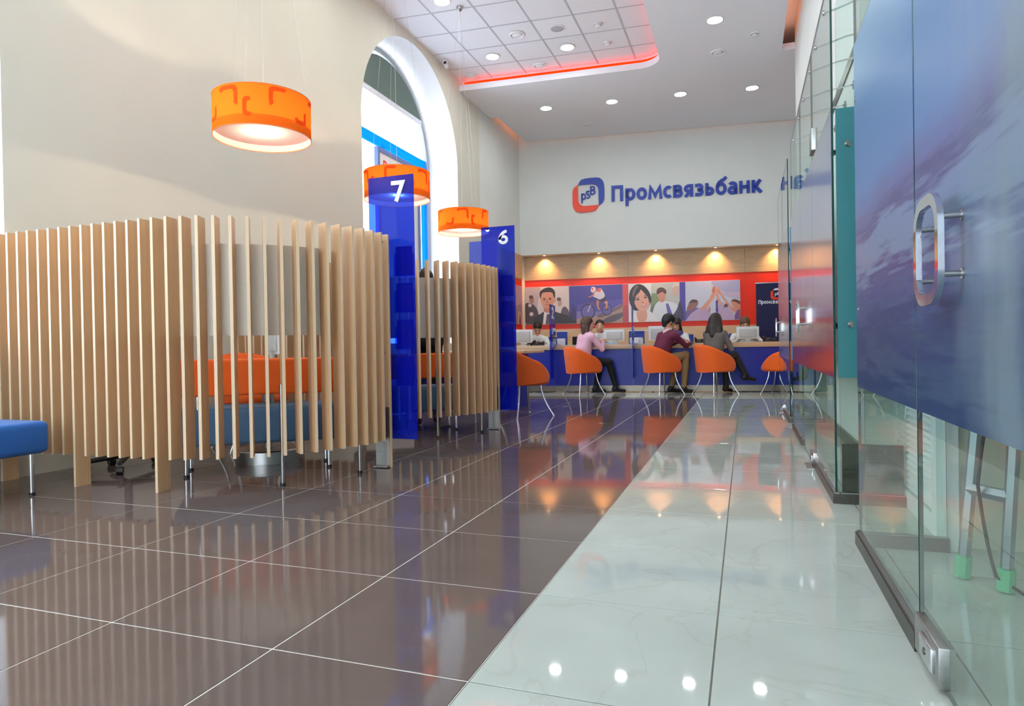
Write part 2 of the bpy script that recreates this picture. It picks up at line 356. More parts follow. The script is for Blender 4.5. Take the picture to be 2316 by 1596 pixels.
# ---- windows
def arch_window(name, u_c, r, zs, mapf, depth, zsill, transom):
    """arched frame, blue transom and jambs, panes"""
    n = 40
    def ring(ro, ri, t0, t1, m, mb):
        outer = [(u_c - ro, zsill)] + [(u_c + ro * math.cos(PI - PI * i / n), zs + ro * math.sin(PI - PI * i / n)) for i in range(n + 1)] + [(u_c + ro, zsill)]
        inner = [(u_c - ri, zsill)] + [(u_c + ri * math.cos(PI - PI * i / n), zs + ri * math.sin(PI - PI * i / n)) for i in range(n + 1)] + [(u_c + ri, zsill)]
        for i in range(len(outer) - 1):
            vs = [mapf(p[0], t, p[1]) for t in (t0, t1) for p in (outer[i], outer[i + 1], inner[i + 1], inner[i])]
            mb.add(vs, [(0, 1, 2, 3), (7, 6, 5, 4), (0, 4, 5, 1), (2, 6, 7, 3), (1, 5, 6, 2), (3, 7, 4, 0)], m)
    fr = MB(); ring(r, r - .07, depth - .16, depth - .06, mat('grey_window_frame', (168, 176, 182), .4), fr); root = struct(name, fr)
    def bar(nm, ua, ub, za, zb, m, ta=.13, tb=.07):
        b = MB(); vs = [mapf(u, depth - t, z) for t in (ta, tb) for u, z in ((ua, za), (ub, za), (ub, zb), (ua, zb))]
        b.add(vs, [(0, 1, 2, 3), (7, 6, 5, 4), (0, 4, 5, 1), (1, 5, 6, 2), (2, 6, 7, 3), (3, 7, 4, 0)], m); b.build(nm, root)
    mbl = fabric_shade('blue_window_bar', (40, 165, 250), .7)
    if transom:
        bar('transom', u_c - r + .05, u_c + r - .05, transom - .07, transom + .07, mbl)
        bar('jamb', u_c + r - .16, u_c + r - .07, zsill, transom - .07, mbl); bar('jamb', u_c - r + .07, u_c - r + .16, zsill, transom - .07, mbl)
        bar('mullion', u_c - .04, u_c + .04, zsill, transom - .07, mbl)
    # panes: one above the transom, two below
    zt = transom or zs
    p = MB(); poly = [(u_c + (r - .06) * math.cos(PI - PI * i / n), zs + (r - .06) * math.sin(PI - PI * i / n)) for i in range(n + 1)]
    poly = [q for q in poly if q[1] >= zt - .02]
    for ta in (.105, .095): p.add([mapf(u, depth - ta, z) for u, z in poly], [tuple(range(len(poly)))], glass_plain)
    p.build('pane', root)
    for ua, ub in ((u_c - r + .06, u_c), (u_c, u_c + r - .06)):
        p = MB()
        for ta in (.105, .095): p.add([mapf(u, depth - ta, z) for u, z in ((ua, zsill), (ub, zsill), (ub, zt), (ua, zt))], [(0, 1, 2, 3)], glass_plain)
        p.build('pane', root)
    return root
arch_window('window_1', 8.93, 1.51, 3.87, mapL, .70, .90, 3.99)
arch_window('window_2', 1.51, 1.51, 3.87, mapL, .70, .90, 3.99)
arch_window('unseen_fill_window', -2.1, 2.2, 3.0, mapF, .5, .02, 0)  # added out of view behind the camera, to light booths and back
# venetian blind window low on the right wall
mb = MB()
for (a, b, c, d) in ((3.16, 3.24, .0, 2.2), (3.92, 3.98, .0, 2.2), (3.24, 3.92, 2.12, 2.2), (3.24, 3.92, 0, .085)): mb.box(XR - .03, XR, a, b, c, d, white_paint)
w4 = struct('window_4', mb); w4_sl = MB()
for i in range(66):
    z = .10 + i * .03; w4_sl.add([(XR - .002, 3.245, z + .027), (XR - .002, 3.915, z + .027), (XR - .026, 3.915, z), (XR - .026, 3.245, z), (XR - .004, 3.245, z + .029), (XR - .004, 3.915, z + .029), (XR - .028, 3.915, z + .002), (XR - .028, 3.245, z + .002)],
        [(0, 1, 2, 3), (4, 5, 6, 7), (0, 3, 7, 4), (1, 2, 6, 5), (2, 3, 7, 6), (0, 1, 5, 4)], white_paint)
o = w4_sl.build('blind_slats', w4); o['kind'] = 'stuff'
# roller blind in the arched window
rb = thing('roller_blind', 'grey-green roller blind half drawn in the head of the arched window', 'blind', (XL - .48, 8.93, 4.6))
t = MB(); arc = [(1.36 * math.cos(PI - PI * i / 30), 3.87 - 4.6 + 1.36 * math.sin(PI - PI * i / 30)) for i in range(31)]
arc = [(u, v) for u, v in arc if v >= .06]; arc = [(arc[0][0] - .01, .05)] + arc + [(arc[-1][0] + .01, .05)]
t.prism(arc, -.004, .004, fabric_shade('blind_fabric', (128, 142, 136), .3), 'x'); t.build('fabric', rb)
t = MB(); t.rbox(-.012, .012, arc[0][0], arc[-1][0], -.03, .055, .008, mat('blind_bar_white', (225, 228, 235), .4)); t.build('bottom_bar', rb, 40)

# signboard hung in the arched window
sg = thing('window_signboard', 'white signboard in a blue-grey frame hung in the arched window', 'sign', (XL - .42, 9.13, 2.55))
fb = mat('signboard_frame', (92, 116, 178), .4)
t = MB(); t.box(-.012, .012, -.62, .62, -1.2, 1.2, mat('signboard_face', (224, 226, 224), .5)); t.build('face', sg)
for a, b, c, d in ((-.66, -.60, -1.24, 1.24), (.60, .66, -1.24, 1.24), (-.60, .60, 1.18, 1.24), (-.60, .60, -1.24, -1.18)):
    t = MB(); t.box(-.03, .03, a, b, c, d, fb); t.build('frame_bar', sg)

# ================================================================== lettering by strokes
def ribbon(mb, pts, w, t0, t1, m, M=None, closed=False):
    """flat stroke of width w along 2D pts (x,z), depth t0..t1 along y"""
    P = [Vector(p) for p in pts]; n = len(P); Lf = []; Rt = []
    for i in range(n):
        a = P[i - 1] if (i > 0 or closed) else None; b = P[(i + 1) % n] if (i < n - 1 or closed) else None
        d1 = (P[i] - a).normalized() if a is not None else None; d2 = (b - P[i]).normalized() if b is not None else None
        d1 = d1 or d2; d2 = d2 or d1
        n1 = Vector((-d1.y, d1.x)); n2 = Vector((-d2.y, d2.x)); nn = (n1 + n2).normalized(); k = w / 2 / max(.5, nn.dot(n1))
        Lf.append(P[i] + nn * k); Rt.append(P[i] - nn * k)
    for i in range(n if closed else n - 1):
        j = (i + 1) % n; q = [Lf[i], Lf[j], Rt[j], Rt[i]]
        vs = [(p.x, t0, p.y) for p in q] + [(p.x, t1, p.y) for p in q]
        mb.add(vs, [(0, 1, 2, 3), (7, 6, 5, 4), (0, 4, 5, 1), (1, 5, 6, 2), (2, 6, 7, 3), (3, 7, 4, 0)], m, M)
def arcp(cx, cz, rx, rz, a0, a1, n=14): return [(cx + rx * math.cos(math.radians(a0 + (a1 - a0) * i / n)), cz + rz * math.sin(math.radians(a0 + (a1 - a0) * i / n))) for i in range(n + 1)]
def glyph(ch, w, x, h=1.0, sw=.2):
    """strokes of a character: box 0..w wide, x = lower-case height, h = capital height; returns [(pts, closed)]"""
    q = sw / 2; a, b, c = q, w - q, w / 2; X = x - q
    if ch == 'П': return [([(a, 0), (a, h - q), (b, h - q), (b, 0)], 0)]
    if ch == 'р': return [([(a, -.33), (a, x)], 0), (arcp(c, x / 2, c - q, x / 2 - q, 0, 360, 26), 0)]
    if ch == 'о': return [(arcp(c, x / 2, c - q, x / 2 - q, 0, 360, 26), 0)]
    if ch == 'м': return [([(a * .9, 0), (a * 1.5, x - .02), (c, .2), (w - a * 1.5, x - .02), (w - a * .9, 0)], 0)]
    if ch == 'с': return [(arcp(a + .225, x / 2, .225, x / 2 - q, 52, 308, 24), 0)]
    if ch == 'в': return [([(a, 0), (a, x)], 0), ([(a, q)] + arcp(b - x * .24, q + x * .2 - .01, x * .24, x * .2, -90, 90, 8) + [(a, q + x * .4)], 0), ([(a, q + x * .4)] + arcp(b - x * .26, x * .72, x * .2, x - q - x * .72 + .02, -90, 90, 8) + [(a, X)], 0)]
    if ch == 'я': return [([(b, 0), (b, x)], 0), ([(b, X)] + arcp(a + .22, x * .66, .2, X - x * .66, 90, 270, 10) + [(b, 2 * x * .66 - X)], 0), ([(a, 0), (c + .05, x * .36)], 0)]
    if ch == 'з': return [([(.0, X - .01)] + arcp(b - .17, (X + x * .5) / 2 + .01, .15, (X - x * .5) / 2, 90, -90, 10) + [(.14, x * .5 + .01)], 0), ([(.14, x * .5)] + arcp(b - .18, (q + x * .5) / 2, .18, (x * .5 - q) / 2, 90, -90, 10) + [(.0, q + .01)], 0)]
    if ch == 'ь': return [([(a, 0), (a, x)], 0), ([(a, q)] + arcp(b - .2, q + x * .22, .2, x * .22, -90, 90, 8) + [(a, q + x * .44)], 0)]
    if ch == 'б': return [(arcp(c, x / 2 - .01, c - q, x / 2 - q, 0, 360, 26), 0), (arcp(b + .02, x * .56, b - a + .02, h * .92 - x * .56, 180, 108, 10) + [(w - .1, h * .98), (w - .02, h * 1.08)], 0)]
    if ch == 'а': return [(arcp(c - .01, x * .66, c - q - .02, X - x * .66, 150, 0, 10) + [(b - .02, 0)], 0), (arcp(c - .02, x * .3, c - q - .02, x * .3 - q + .03, 0, 360, 20), 0)]
    if ch == 'н': return [([(a, 0), (a, x)], 0), ([(b, 0), (b, x)], 0), ([(a, x * .52), (b, x * .52)], 0)]
    if ch == 'к': return [([(a, 0), (a, x)], 0), ([(a, x * .5), (a + .12, x * .5), (b - .02, x)], 0), ([(a + .1, x * .5), (b + .03, 0)], 0)]
    if ch == 'S': return [(arcp(c, h * .73, c - q, h * .27 - q, 35, 270, 14) + arcp(c, h * .265, c - q, h * .265 - q + .02, 90, -145, 14), 0)]
    if ch == 'B' or ch == 'В': return [([(a, 0), (a, h)], 0), ([(a, q)] + arcp(b - .22, q + h * .21, .22, h * .21, -90, 90, 10) + [(a, q + h * .42)], 0), ([(a, q + h * .42)] + arcp(b - .24, h * .74, .2, h - q - h * .74, -90, 90, 10) + [(a, h - q)], 0)]
    if ch == '7': return [([(0.0, h - q), (b, h - q), (w * .36, 0)], 0)]
    if ch == '6': return [(arcp(c, h * .32, c - q, h * .32 - q, 0, 360, 26), 0), (arcp(w * .98, h * .32, w * .98 - a, h - q - h * .32, 180, 98, 14), 0)]
    if ch == '2': return [(arcp(c, h * .7, c - q, h * .3 - q, 160, -35, 14) + [(a + .02, q), (w, q)], 0)]
    return []
def char_mesh(mb, ch, x0, z0, wid, size, xh, sw, t0, t1, m, M=None):
    g = glyph(ch, wid / size, xh / size, 1.0, sw / size)
    for pts, cl in g: ribbon(mb, [(x0 + p[0] * size, z0 + p[1] * size) for p in pts], sw, t0, t1, m, M, cl)
t = MB(); Mv = Matrix(((0, -1, 0, 0), (-1, 0, 0, 0), (0, 0, 1, 0), (0, 0, 0, 1)))  # sign face looks along +x
Msg = Matrix(((0, -1, 0, .0), (1, 0, 0, 0), (0, 0, 1, 0), (0, 0, 0, 1)))
char_mesh(t, 'В', -.48, .92, .10, .16, .16, .022, -.02, -.013, sign_red, Msg); t.build('letter', sg)

# ================================================================== ceiling fittings
ring_m = mat('downlight_ring', (208, 212, 210), 0.3)
def downlight_proto():
    r = thing('ceiling_downlight', 'x', 'downlight')
    t = MB(); t.lathe([(.118, .0), (.118, -.010), (.104, -.014), (.094, -.006), (.092, .02)], ring_m, 32); t.build('trim_ring', r, 40)
    t = MB(); t.prism([(.094 * math.cos(2 * PI * i / 20), .094 * math.sin(2 * PI * i / 20)) for i in range(20)], -.004, -.001, lens_m, 'z', mside=white_plastic); t.m[1] = t.mi(white_plastic); t.build('lens', r)
    return r
def vent_proto():
    r = thing('ceiling_vent', 'x', 'vent')
    t = MB(); t.lathe([(.115, 0), (.115, -.012), (.10, -.02), (.088, -.012), (.085, -.004)], white_paint, 32); t.build('rim', r, 40)
    t = MB(); t.lathe([(.0005, -.024), (.06, -.022), (.072, -.016), (.072, -.004)], white_paint, 32); t.build('disc', r, 40)
    return r
dl = downlight_proto(); first = True
def place(proto, pos, label, group, used=[]):
    global first
    o = proto if id(proto) not in used else copy_tree(proto)
    used.append(id(proto)); o.location = pos; o['label'] = label; o['group'] = group; return o
k = 1.03
row = [((-3.355 * k, 11.57 * k, ZS), 'leftmost recessed downlight in the row of four nearest the bank sign'), ((-2.175 * k, 11.70 * k, ZS), 'second downlight from the left in the row of four nearest the bank sign'),
       ((-1.001 * k, 11.80 * k, ZS), 'third downlight from the left in the row of four nearest the bank sign'), ((.166 * k, 11.976 * k, ZS), 'rightmost downlight in the row of four nearest the bank sign'),
       ((-.336, 9.56, ZS), 'bright downlight in the smooth lowered ceiling above the light tile aisle')]
for p, l in row: place(dl, p, l, 'downlights in the lowered ceiling')
ORD = ('first', 'second', 'third', 'fourth', 'fifth', 'sixth')
for i, y in enumerate((7.3, 5.0, 2.7, .4, -1.8)): place(dl, (-.336, y, ZS), ORD[i] + ' aisle downlight above the picture top, counted from the counter end', 'downlights in the lowered ceiling')
kk = 4.661 / 4.525
up = [((-3.65 * kk, 9.648 * kk, ZU), 'downlight in the tiled ceiling nearest the arched window'), ((-2.483 * kk, 9.769 * kk, ZU), 'downlight in the tiled ceiling nearest its glowing rounded corner'), ((-3.67 * kk, 7.879 * kk, ZU), 'downlight in the tiled ceiling cut by the top edge of the picture')]
for p, l in up: place(dl, p, l, 'downlights in the tiled ceiling')
for x in (-3.78, -2.56):
    for i, y in enumerate((8.2, 6.3, 4.4, 2.5, .6, -1.4)):
        if (x, y) == (-3.78, 8.2): continue
        place(dl, (x, y, ZU), ORD[i] + (' window-side' if x < -3 else ' aisle-side') + ' tiled-ceiling downlight above the picture top, counted from the counter end', 'downlights in the tiled ceiling')
vp = vent_proto()
for p, l in [((-3.065 * kk, 9.113 * kk, ZU), 'round white air valve in the tiled ceiling beside the grey speaker'), ((-3.064 * kk, 10.247 * kk, ZU), 'round white air valve in the tiled ceiling by the red glowing edge'),
             ((-4.251 * kk, 10.22 * kk, ZU), 'round white air valve in the tiled ceiling in the corner by the wall'), ((-2.836 * k, 12.736 * k, ZS), 'round white air valve in the lowered ceiling nearest the bank sign'),
             ((-.325 * k, 10.335 * k, ZS), 'round white air valve in the lowered ceiling on the right')]: place(vp, p, l, 'round ceiling air valves')
sp = thing('ceiling_speaker', 'round grey loudspeaker grille set in the tiled ceiling', 'speaker', (-2.47 * kk, 9.148 * kk, ZU))
t = MB(); t.lathe([(.105, 0), (.105, -.008), (.095, -.010)], white_paint, 32); t.build('rim', sp, 40)
t = MB(); t.lathe([(.0005, -.012), (.07, -.011), (.095, -.006)], mat('grey_mesh_grille', (176, 178, 184), .6), 32); t.build('grille', sp, 40)
def detector(pos, label):
    r = thing('smoke_detector', label, 'detector', pos, 0, 'smoke detectors')
    t = MB(); t.lathe([(.055, 0), (.055, -.015), (.05, -.018)], white_plastic, 24); t.build('base', r, 40)
    t = MB(); t.lathe([(.04, -.018), (.042, -.034), (.03, -.046), (.0005, -.05)], white_plastic, 24); t.build('sensor_head', r, 40)
detector((-1.9 * kk, 9.233 * kk, ZU), 'white smoke detector in the tiled ceiling near the picture top')
detector((-1.884 * kk, 9.849 * kk, ZU), 'white smoke detector in the tiled ceiling nearer the glowing corner')
detector((.181 * k, 9.896 * k, ZS), 'white smoke detector in the lowered ceiling at right')
sc_ = thing('security_camera', 'small white security camera where the tiled ceiling meets the wall', 'camera', (-4.53, 9.8, ZU))
t = MB(); t.lathe([(.045, 0), (.045, -.03), (.03, -.05)], white_plastic, 20); t.build('mount', sc_, 40)
t = MB(); t.tube([(.02, -.05, -.06), (.0, .05, -.085)], [.036, .036], white_plastic, 16); t.build('body', sc_, 40)
t = MB(); t.tube([(.021, -.052, -.0595), (.0205, -.058, -.058)], [.026, .026], black_plastic, 16); t.build('lens', sc_, 40)

# ================================================================== drum pendant lamps
shade_or = fabric_shade('orange_shade_fabric', (255, 112, 30), .14); motif_or = fabric_shade('dark_orange_print', (250, 88, 30), .14)
shade_in = fabric_shade('white_shade_lining', (250, 236, 226), .5); diff_m = fabric_shade('frosted_diffuser', (250, 240, 232), .15)
LR, LH = .345, .285
def drum_lamp():
    r = thing('pendant_lamp', 'x', 'lamp')
    t = MB(); t.lathe([(LR, 0), (LR, LH)], shade_or, 64); sh = t.build('shade', r, 60)
    t = MB()
    for z in (0, LH): t.lathe([(LR + .003 * math.cos(q * PI / 3), z + .003 * math.sin(q * PI / 3)) for q in range(6)], mat('shade_rim', (226, 120, 70), .6), 64, closed=True)
    t.build('rim', sh, 60)
    def motif(a0, z0, w, h, s, lo, hi, m):
        pts = []; n = 28; t = MB()
        for i in range(n + 1):
            q = lo + (hi - lo) * i / n; c, d = math.cos(q), math.sin(q); e = .42
            pts.append((w / 2 * math.copysign(abs(c) ** e, c), h / 2 * math.copysign(abs(d) ** e, d)))
        for (x1, y1), (x2, y2) in zip(pts[:-1], pts[1:]):
            f1, f2 = 1 - s / w * 2, 1 - s / h * 2
            quad = [(x1, y1), (x2, y2), (x2 * f1, y2 * f2), (x1 * f1, y1 * f2)]
            if max(z0 + v for _, v in quad) > LH - .004 or min(z0 + v for _, v in quad) < .004: continue
            t.add([((LR + .0012) * math.cos(a0 + u / LR), (LR + .0012) * math.sin(a0 + u / LR), z0 + v) for u, v in quad], [(0, 1, 2, 3)], m)
        if t.v: t.build('printed_motif', sh)
    for i in range(12):
        a = 2 * PI * i / 12; z = (.185, .12, .20, .125)[i % 4]; w = (.165, .13, .14, .125)[i % 4]
        st = (-.4, 1.6, .9, 3.4)[i % 4]; motif(a, z, w, w * 1.05, .028, st, st + 3.1, motif_or)
    t = MB(); t.lathe([(LR - .002, .004), (LR - .002, .045)], shade_in, 64); t.lathe([(LR - .002, .045), (LR - .002, .07)], shade_in, 64); t.build('lining', sh, 60)
    t = MB(); t.lathe([(.0005, .052), (.15, .052), (LR - .004, .05)], diff_m, 48); t.build('diffuser', r, 60)
    for a in (.4, .4 + 2 * PI / 3, .4 + 4 * PI / 3):
        x, y = (LR - .002) * math.cos(a), (LR - .002) * math.sin(a)
        t = MB(); t.tube([(x, y, LH), (0.0, 0, ZU - 2.40 - .02)], .0011, mat('steel_wire', (180, 180, 176), .4, metal=1), 6); t.build('suspension_wire', r)
        t = MB(); t.tube([(x * .05, y * .05, LH - .09), (x, y, LH - .012)], .003, white_plastic, 6); t.build('spider_arm', r)
    t = MB(); t.tube([(.012, 0, LH - .02), (.012, 0, ZU - 2.40 - .02)], .0016, grey_plastic, 6); t.build('cable', r)
    t = MB(); t.lathe([(.0005, -.06), (.02, -.055), (.04, -.03), (.045, 0)], steel, 24, (0, 0, ZU - 2.40)); t.build('ceiling_cup', r, 60)
    t = MB(); t.lathe([(.0005, -.045), (.03, -.03), (.042, 0), (.03, .032), (.018, .06), (.018, .08), (.0005, .08)], emit('warm_bulb', (255, 226, 190), 8), 20, (0, 0, LH - .16)); t.build('bulb', r, 60); MATS['warm_bulb'].cycles.emission_sampling = 'NONE'
    ld = bpy.data.lights.new('lamp_light', 'POINT'); ld.energy = LAMP_W; ld.color = (1, .80, .58); ld.shadow_soft_size = .03
    lo = bpy.data.objects.new('lamp_light', ld); COL.objects.link(lo); lo.parent = r; lo.location = (.0, 0, LH - .22)
    return r
lp = drum_lamp(); lp.location = (-3.36, 4.03, 2.40); lp.rotation_euler.z = .5; lp['label'] = 'largest orange drum pendant lamp, hanging nearest above the slatted booth'; lp['group'] = 'orange drum pendant lamps'
for p, l, rz in [((-3.46, 6.22, 2.40), 'orange drum pendant lamp half hidden behind the blue panel marked 7', 1.9), ((-3.63, 8.35, 2.40), 'smallest orange drum pendant lamp, farthest away above the panel marked 6', 3.0)]:
    o = copy_tree(lp); o.location = p; o['label'] = l; o.rotation_euler.z = rz

# ================================================================== glass fronts on the right
GX, GH, GT = .43, 2.70, .010
def sheet(nm, parent, a, b, axis, c, z0=.045, z1=GH, m=None):
    """glass sheet: axis 'y' runs along y at x=c, axis 'x' runs along x at y=c"""
    t = MB(); h = GT / 2; mm = m or glass_m
    if axis == 'y': t.prism([(c - h, a), (c + h, a), (c + h, b), (c - h, b)], z0, z1, glass_edge, 'z'); big = (1, 3)
    else: t.prism([(a, c - h), (b, c - h), (b, c + h), (a, c + h)], z0, z1, glass_edge, 'z'); big = (0, 2)
    k = t.mi(mm)
    for i in big: t.m[2 + i] = k
    return t.build(nm, parent)
def rail(parent, a, b, axis, c):
    t = MB()
    if axis == 'y': t.box(c - .018, c + .018, a, b, 0, .05, dark_metal); t.box(c - .012, c + .012, a, b, .05, .056, steel)
    else: t.box(a, b, c - .018, c + .018, 0, .05, dark_metal); t.box(a, b, c - .012, c + .012, .05, .056, steel)
    return t.build('floor_rail', parent)
def film_mat(name, stops, noise=.25, scale=(3, 2.2, 3), rough=.16, streak=0.0, spray=None):
    m, N, L, b = new_mat(name)
    tc = N.new('ShaderNodeTexCoord'); sx = N.new('ShaderNodeSeparateXYZ'); L.new(tc.outputs['Object'], sx.inputs[0])
    mp = N.new('ShaderNodeMapping'); mp.inputs['Scale'].default_value = scale; L.new(tc.outputs['Object'], mp.inputs[0])
    nz = N.new('ShaderNodeTexNoise'); nz.inputs['Scale'].default_value = 1; nz.inputs['Detail'].default_value = 4; L.new(mp.outputs[0], nz.inputs['Vector'])
    mr = N.new('ShaderNodeMapRange'); mr.inputs[1].default_value = .64; mr.inputs[2].default_value = 2.0; L.new(sx.outputs['Z'], mr.inputs[0])
    mr2 = N.new('ShaderNodeMapRange'); mr2.inputs[1].default_value = .2; mr2.inputs[2].default_value = .8; mr2.inputs[3].default_value = -noise / 2; mr2.inputs[4].default_value = noise / 2; L.new(nz.outputs[0], mr2.inputs[0])
    ad = N.new('ShaderNodeMath'); L.new(mr.outputs[0], ad.inputs[0]); L.new(mr2.outputs[0], ad.inputs[1]); src = ad.outputs[0]
    if streak:
        m3 = N.new('ShaderNodeMapping'); m3.inputs['Rotation'].default_value = (.6, 0, 0); m3.inputs['Scale'].default_value = (1, 4, 46); L.new(tc.outputs['Object'], m3.inputs[0])
        n3 = N.new('ShaderNodeTexNoise'); n3.inputs['Scale'].default_value = 1; n3.inputs['Detail'].default_value = 3; L.new(m3.outputs[0], n3.inputs['Vector'])
        r3 = N.new('ShaderNodeMapRange'); r3.inputs[1].default_value = .3; r3.inputs[2].default_value = .7; r3.inputs[3].default_value = -streak; r3.inputs[4].default_value = streak; L.new(n3.outputs[0], r3.inputs[0])
        # streaks fade out with height
        fd = N.new('ShaderNodeMapRange'); fd.inputs[1].default_value = .55; fd.inputs[2].default_value = .25; L.new(mr.outputs[0], fd.inputs[0])
        ml = N.new('ShaderNodeMath'); ml.operation = 'MULTIPLY'; L.new(r3.outputs[0], ml.inputs[0]); L.new(fd.outputs[0], ml.inputs[1])
        a2 = N.new('ShaderNodeMath'); L.new(src, a2.inputs[0]); L.new(ml.outputs[0], a2.inputs[1]); src = a2.outputs[0]
    cr = N.new('ShaderNodeValToRGB'); e = cr.color_ramp.elements
    while len(e) > 1: e.remove(e[-1])
    e[0].position = stops[0][0]; e[0].color = lin(stops[0][1])
    for p, c in stops[1:]: e.new(p).color = lin(c)
    L.new(src, cr.inputs[0]); out = cr.outputs[0]
    if spray:   # pale spray cloud printed towards one end
        m4 = N.new('ShaderNodeMapping'); m4.inputs['Scale'].default_value = (1, 5, 1.6); L.new(tc.outputs['Object'], m4.inputs[0])
        n4 = N.new('ShaderNodeTexNoise'); n4.inputs['Scale'].default_value = 1.3; n4.inputs['Detail'].default_value = 5; L.new(m4.outputs[0], n4.inputs['Vector'])
        q = N.new('ShaderNodeMapRange'); q.inputs[1].default_value = spray[0]; q.inputs[2].default_value = spray[1]; L.new(sx.outputs['Y'], q.inputs[0])
        q2 = N.new('ShaderNodeMath'); q2.operation = 'MULTIPLY'; L.new(q.outputs[0], q2.inputs[0]); L.new(n4.outputs[0], q2.inputs[1])
        q3 = N.new('ShaderNodeMapRange'); q3.inputs[1].default_value = .2; q3.inputs[2].default_value = .62; q3.inputs[4].default_value = .75; L.new(q2.outputs[0], q3.inputs[0])
        mx = N.new('ShaderNodeMix'); mx.data_type = 'RGBA'; L.new(q3.outputs[0], mx.inputs['Factor']); L.new(out, mx.inputs['A']); mx.inputs['B'].default_value = lin(spray[2]); out = mx.outputs['Result']
    L.new(out, b.inputs['Base Color']); b.inputs['Roughness'].default_value = rough; b.inputs['Specular IOR Level'].default_value = .5 if rough < .2 else .2
    return m
film_near = film_mat('printed_film_sea', [(0, (28, 56, 92)), (.07, (52, 76, 104)), (.16, (38, 58, 98)), (.22, (60, 80, 116)), (.28, (54, 60, 112)), (.33, (98, 120, 146)), (.40, (104, 118, 152)), (.43, (72, 70, 112)), (.47, (90, 94, 138)), (.55, (86, 116, 160)), (.74, (60, 110, 154)), (1, (104, 148, 176))],
                       .10, (2, 1.2, 1.6), .38, .07, (2.0, 1.3, (112, 130, 138)))
film_mid = film_mat('printed_film_red', [(0, (150, 60, 66)), (.12, (150, 70, 84)), (.3, (128, 116, 130)), (.55, (150, 146, 160)), (.8, (130, 140, 166)), (1, (150, 156, 168))], .35, (2, 3, .6), .13)
film_far = film_mat('printed_film_grey', [(0, (120, 112, 140)), (.4, (150, 140, 152)), (1, (150, 160, 172))], .3, (2, 3, .6), .13)
teal = mat('teal_film', (46, 110, 116), .25, var=.02, scale=(9, 9, 9)); bluefilm = mat('blue_film', (84, 138, 176), .25)
def film(parent, a, b, axis, c, m, z0=.64, z1=2.0):
    t = MB(); h = GT / 2
    if axis == 'y': t.box(c - h - .0016, c - h - .0004, a + .002, b - .002, z0, z1, m)
    else: t.box(a + .002, b - .002, c - h - .0016, c - h - .0004, z0, z1, m)
    return t.build('printed_film', parent)
def rr(w, h, r, n=8):
    """rounded rectangle outline about the origin"""
    o = []
    for cx, cy, a in ((w / 2 - r, h / 2 - r, 0), (-w / 2 + r, h / 2 - r, 90), (-w / 2 + r, -h / 2 + r, 180), (w / 2 - r, -h / 2 + r, 270)): o += arcp(cx, cy, r, r, a, a + 90, n)
    return o
def ring_handle(parent, y, z, w=.21, h=.24):
    """rounded-square pull on two sides of the glass with stand-offs"""
    hd = bpy.data.objects.new('door_handle', None)
    for side in (-1, 1):
        t = MB(); o_ = rr(w, h, .075); i_ = rr(w - .05, h - .05, .05); n = len(o_); x0, x1 = GX + side * .048 - .006, GX + side * .048 + .006
        for k in range(n):
            j = (k + 1) % n; q = [o_[k], o_[j], i_[j], i_[k]]
            vs = [(x0, y + u, z + v) for u, v in q] + [(x1, y + u, z + v) for u, v in q]
            t.add(vs, [(0, 1, 2, 3), (7, 6, 5, 4), (0, 4, 5, 1), (2, 6, 7, 3)], chrome)
        g = t.build('pull_ring', parent, 40)
        for u in (-w / 2 + .013, w / 2 - .013):
            for v in (-.06, .06):
                t = MB(); t.tube([(GX + side * .042, y + u, z + v), (GX + side * .006, y + u, z + v)], .0065, steel, 10); t.tube([(GX + side * .0095, y + u, z + v), (GX + side * .005, y + u, z + v)], .011, steel, 12); t.build('standoff', g, 40)
    bpy.data.objects.remove(hd)
def patch(parent, y0, y1, z0, z1):
    t = MB(); t.rbox(GX - .018, GX + .018, y0, y1, z0, z1, .003, steel); p = t.build('patch_fitting', parent, 40)
    t = MB(); t.rbox(GX - .026, GX - .017, y0 + (y1 - y0) * .15, y1 - (y1 - y0) * .35, z0 + .02, z1 - .02, .003, chrome); t.build('lock_cover', p, 40)
    t = MB(); t.tube([(GX - .026, (y0 + y1) / 2 - .02, (z0 + z1) / 2), (GX - .028, (y0 + y1) / 2 - .02, (z0 + z1) / 2)], .009, dark_metal, 12); t.build('keyhole', p)
def connector(parent, p, q):
    t = MB(); t.tube([p, q], .007, chrome, 10); c = t.build('glass_connector', parent, 40)
    d = (Vector(q) - Vector(p)).normalized(); t = MB()
    for e, s in ((p, 1), (q, -1)): t.tube([Vector(e) - d * s * .002, Vector(e) + d * s * .012], .017, steel, 16)
    t.build('clamp_disc', c, 40)
# nearest front: fixed panel, return, door
gA = thing('glass_partition', 'nearest glass partition with blue printed sea film, at right edge', 'partition', (0, 0, 0))
sheet('glass_panel', gA, 1.995, 2.965, 'y', GX); film(gA, 1.995, 2.965, 'y', GX, film_near); rail(gA, 1.99, 2.99, 'y', GX)
sheet('glass_panel', gA, GX + .02, .73, 'x', 2.97); rail(gA, GX + .018, .735, 'x', 2.97)
for z in (1.78, .95): t = MB(); t.tube([(GX - .009, 2.93, z), (GX + .009, 2.93, z)], .012, chrome, 16); t.build('clamp_disc', gA, 40)
dA = thing('glass_door', 'nearest glass door with blue sea film and chrome rounded-square pull handle', 'door', (0, 0, 0))
sheet('door_leaf', dA, 1.06, 1.985, 'y', GX, .012); film(dA, 1.06, 1.985, 'y', GX, film_near); ring_handle(dA, 1.68, 1.02); patch(dA, 1.76, 1.987, .012, .11)
gA2 = thing('glass_partition', 'glass sheet beside the nearest door, past the right edge of the picture', 'partition', (0, 0, 0))
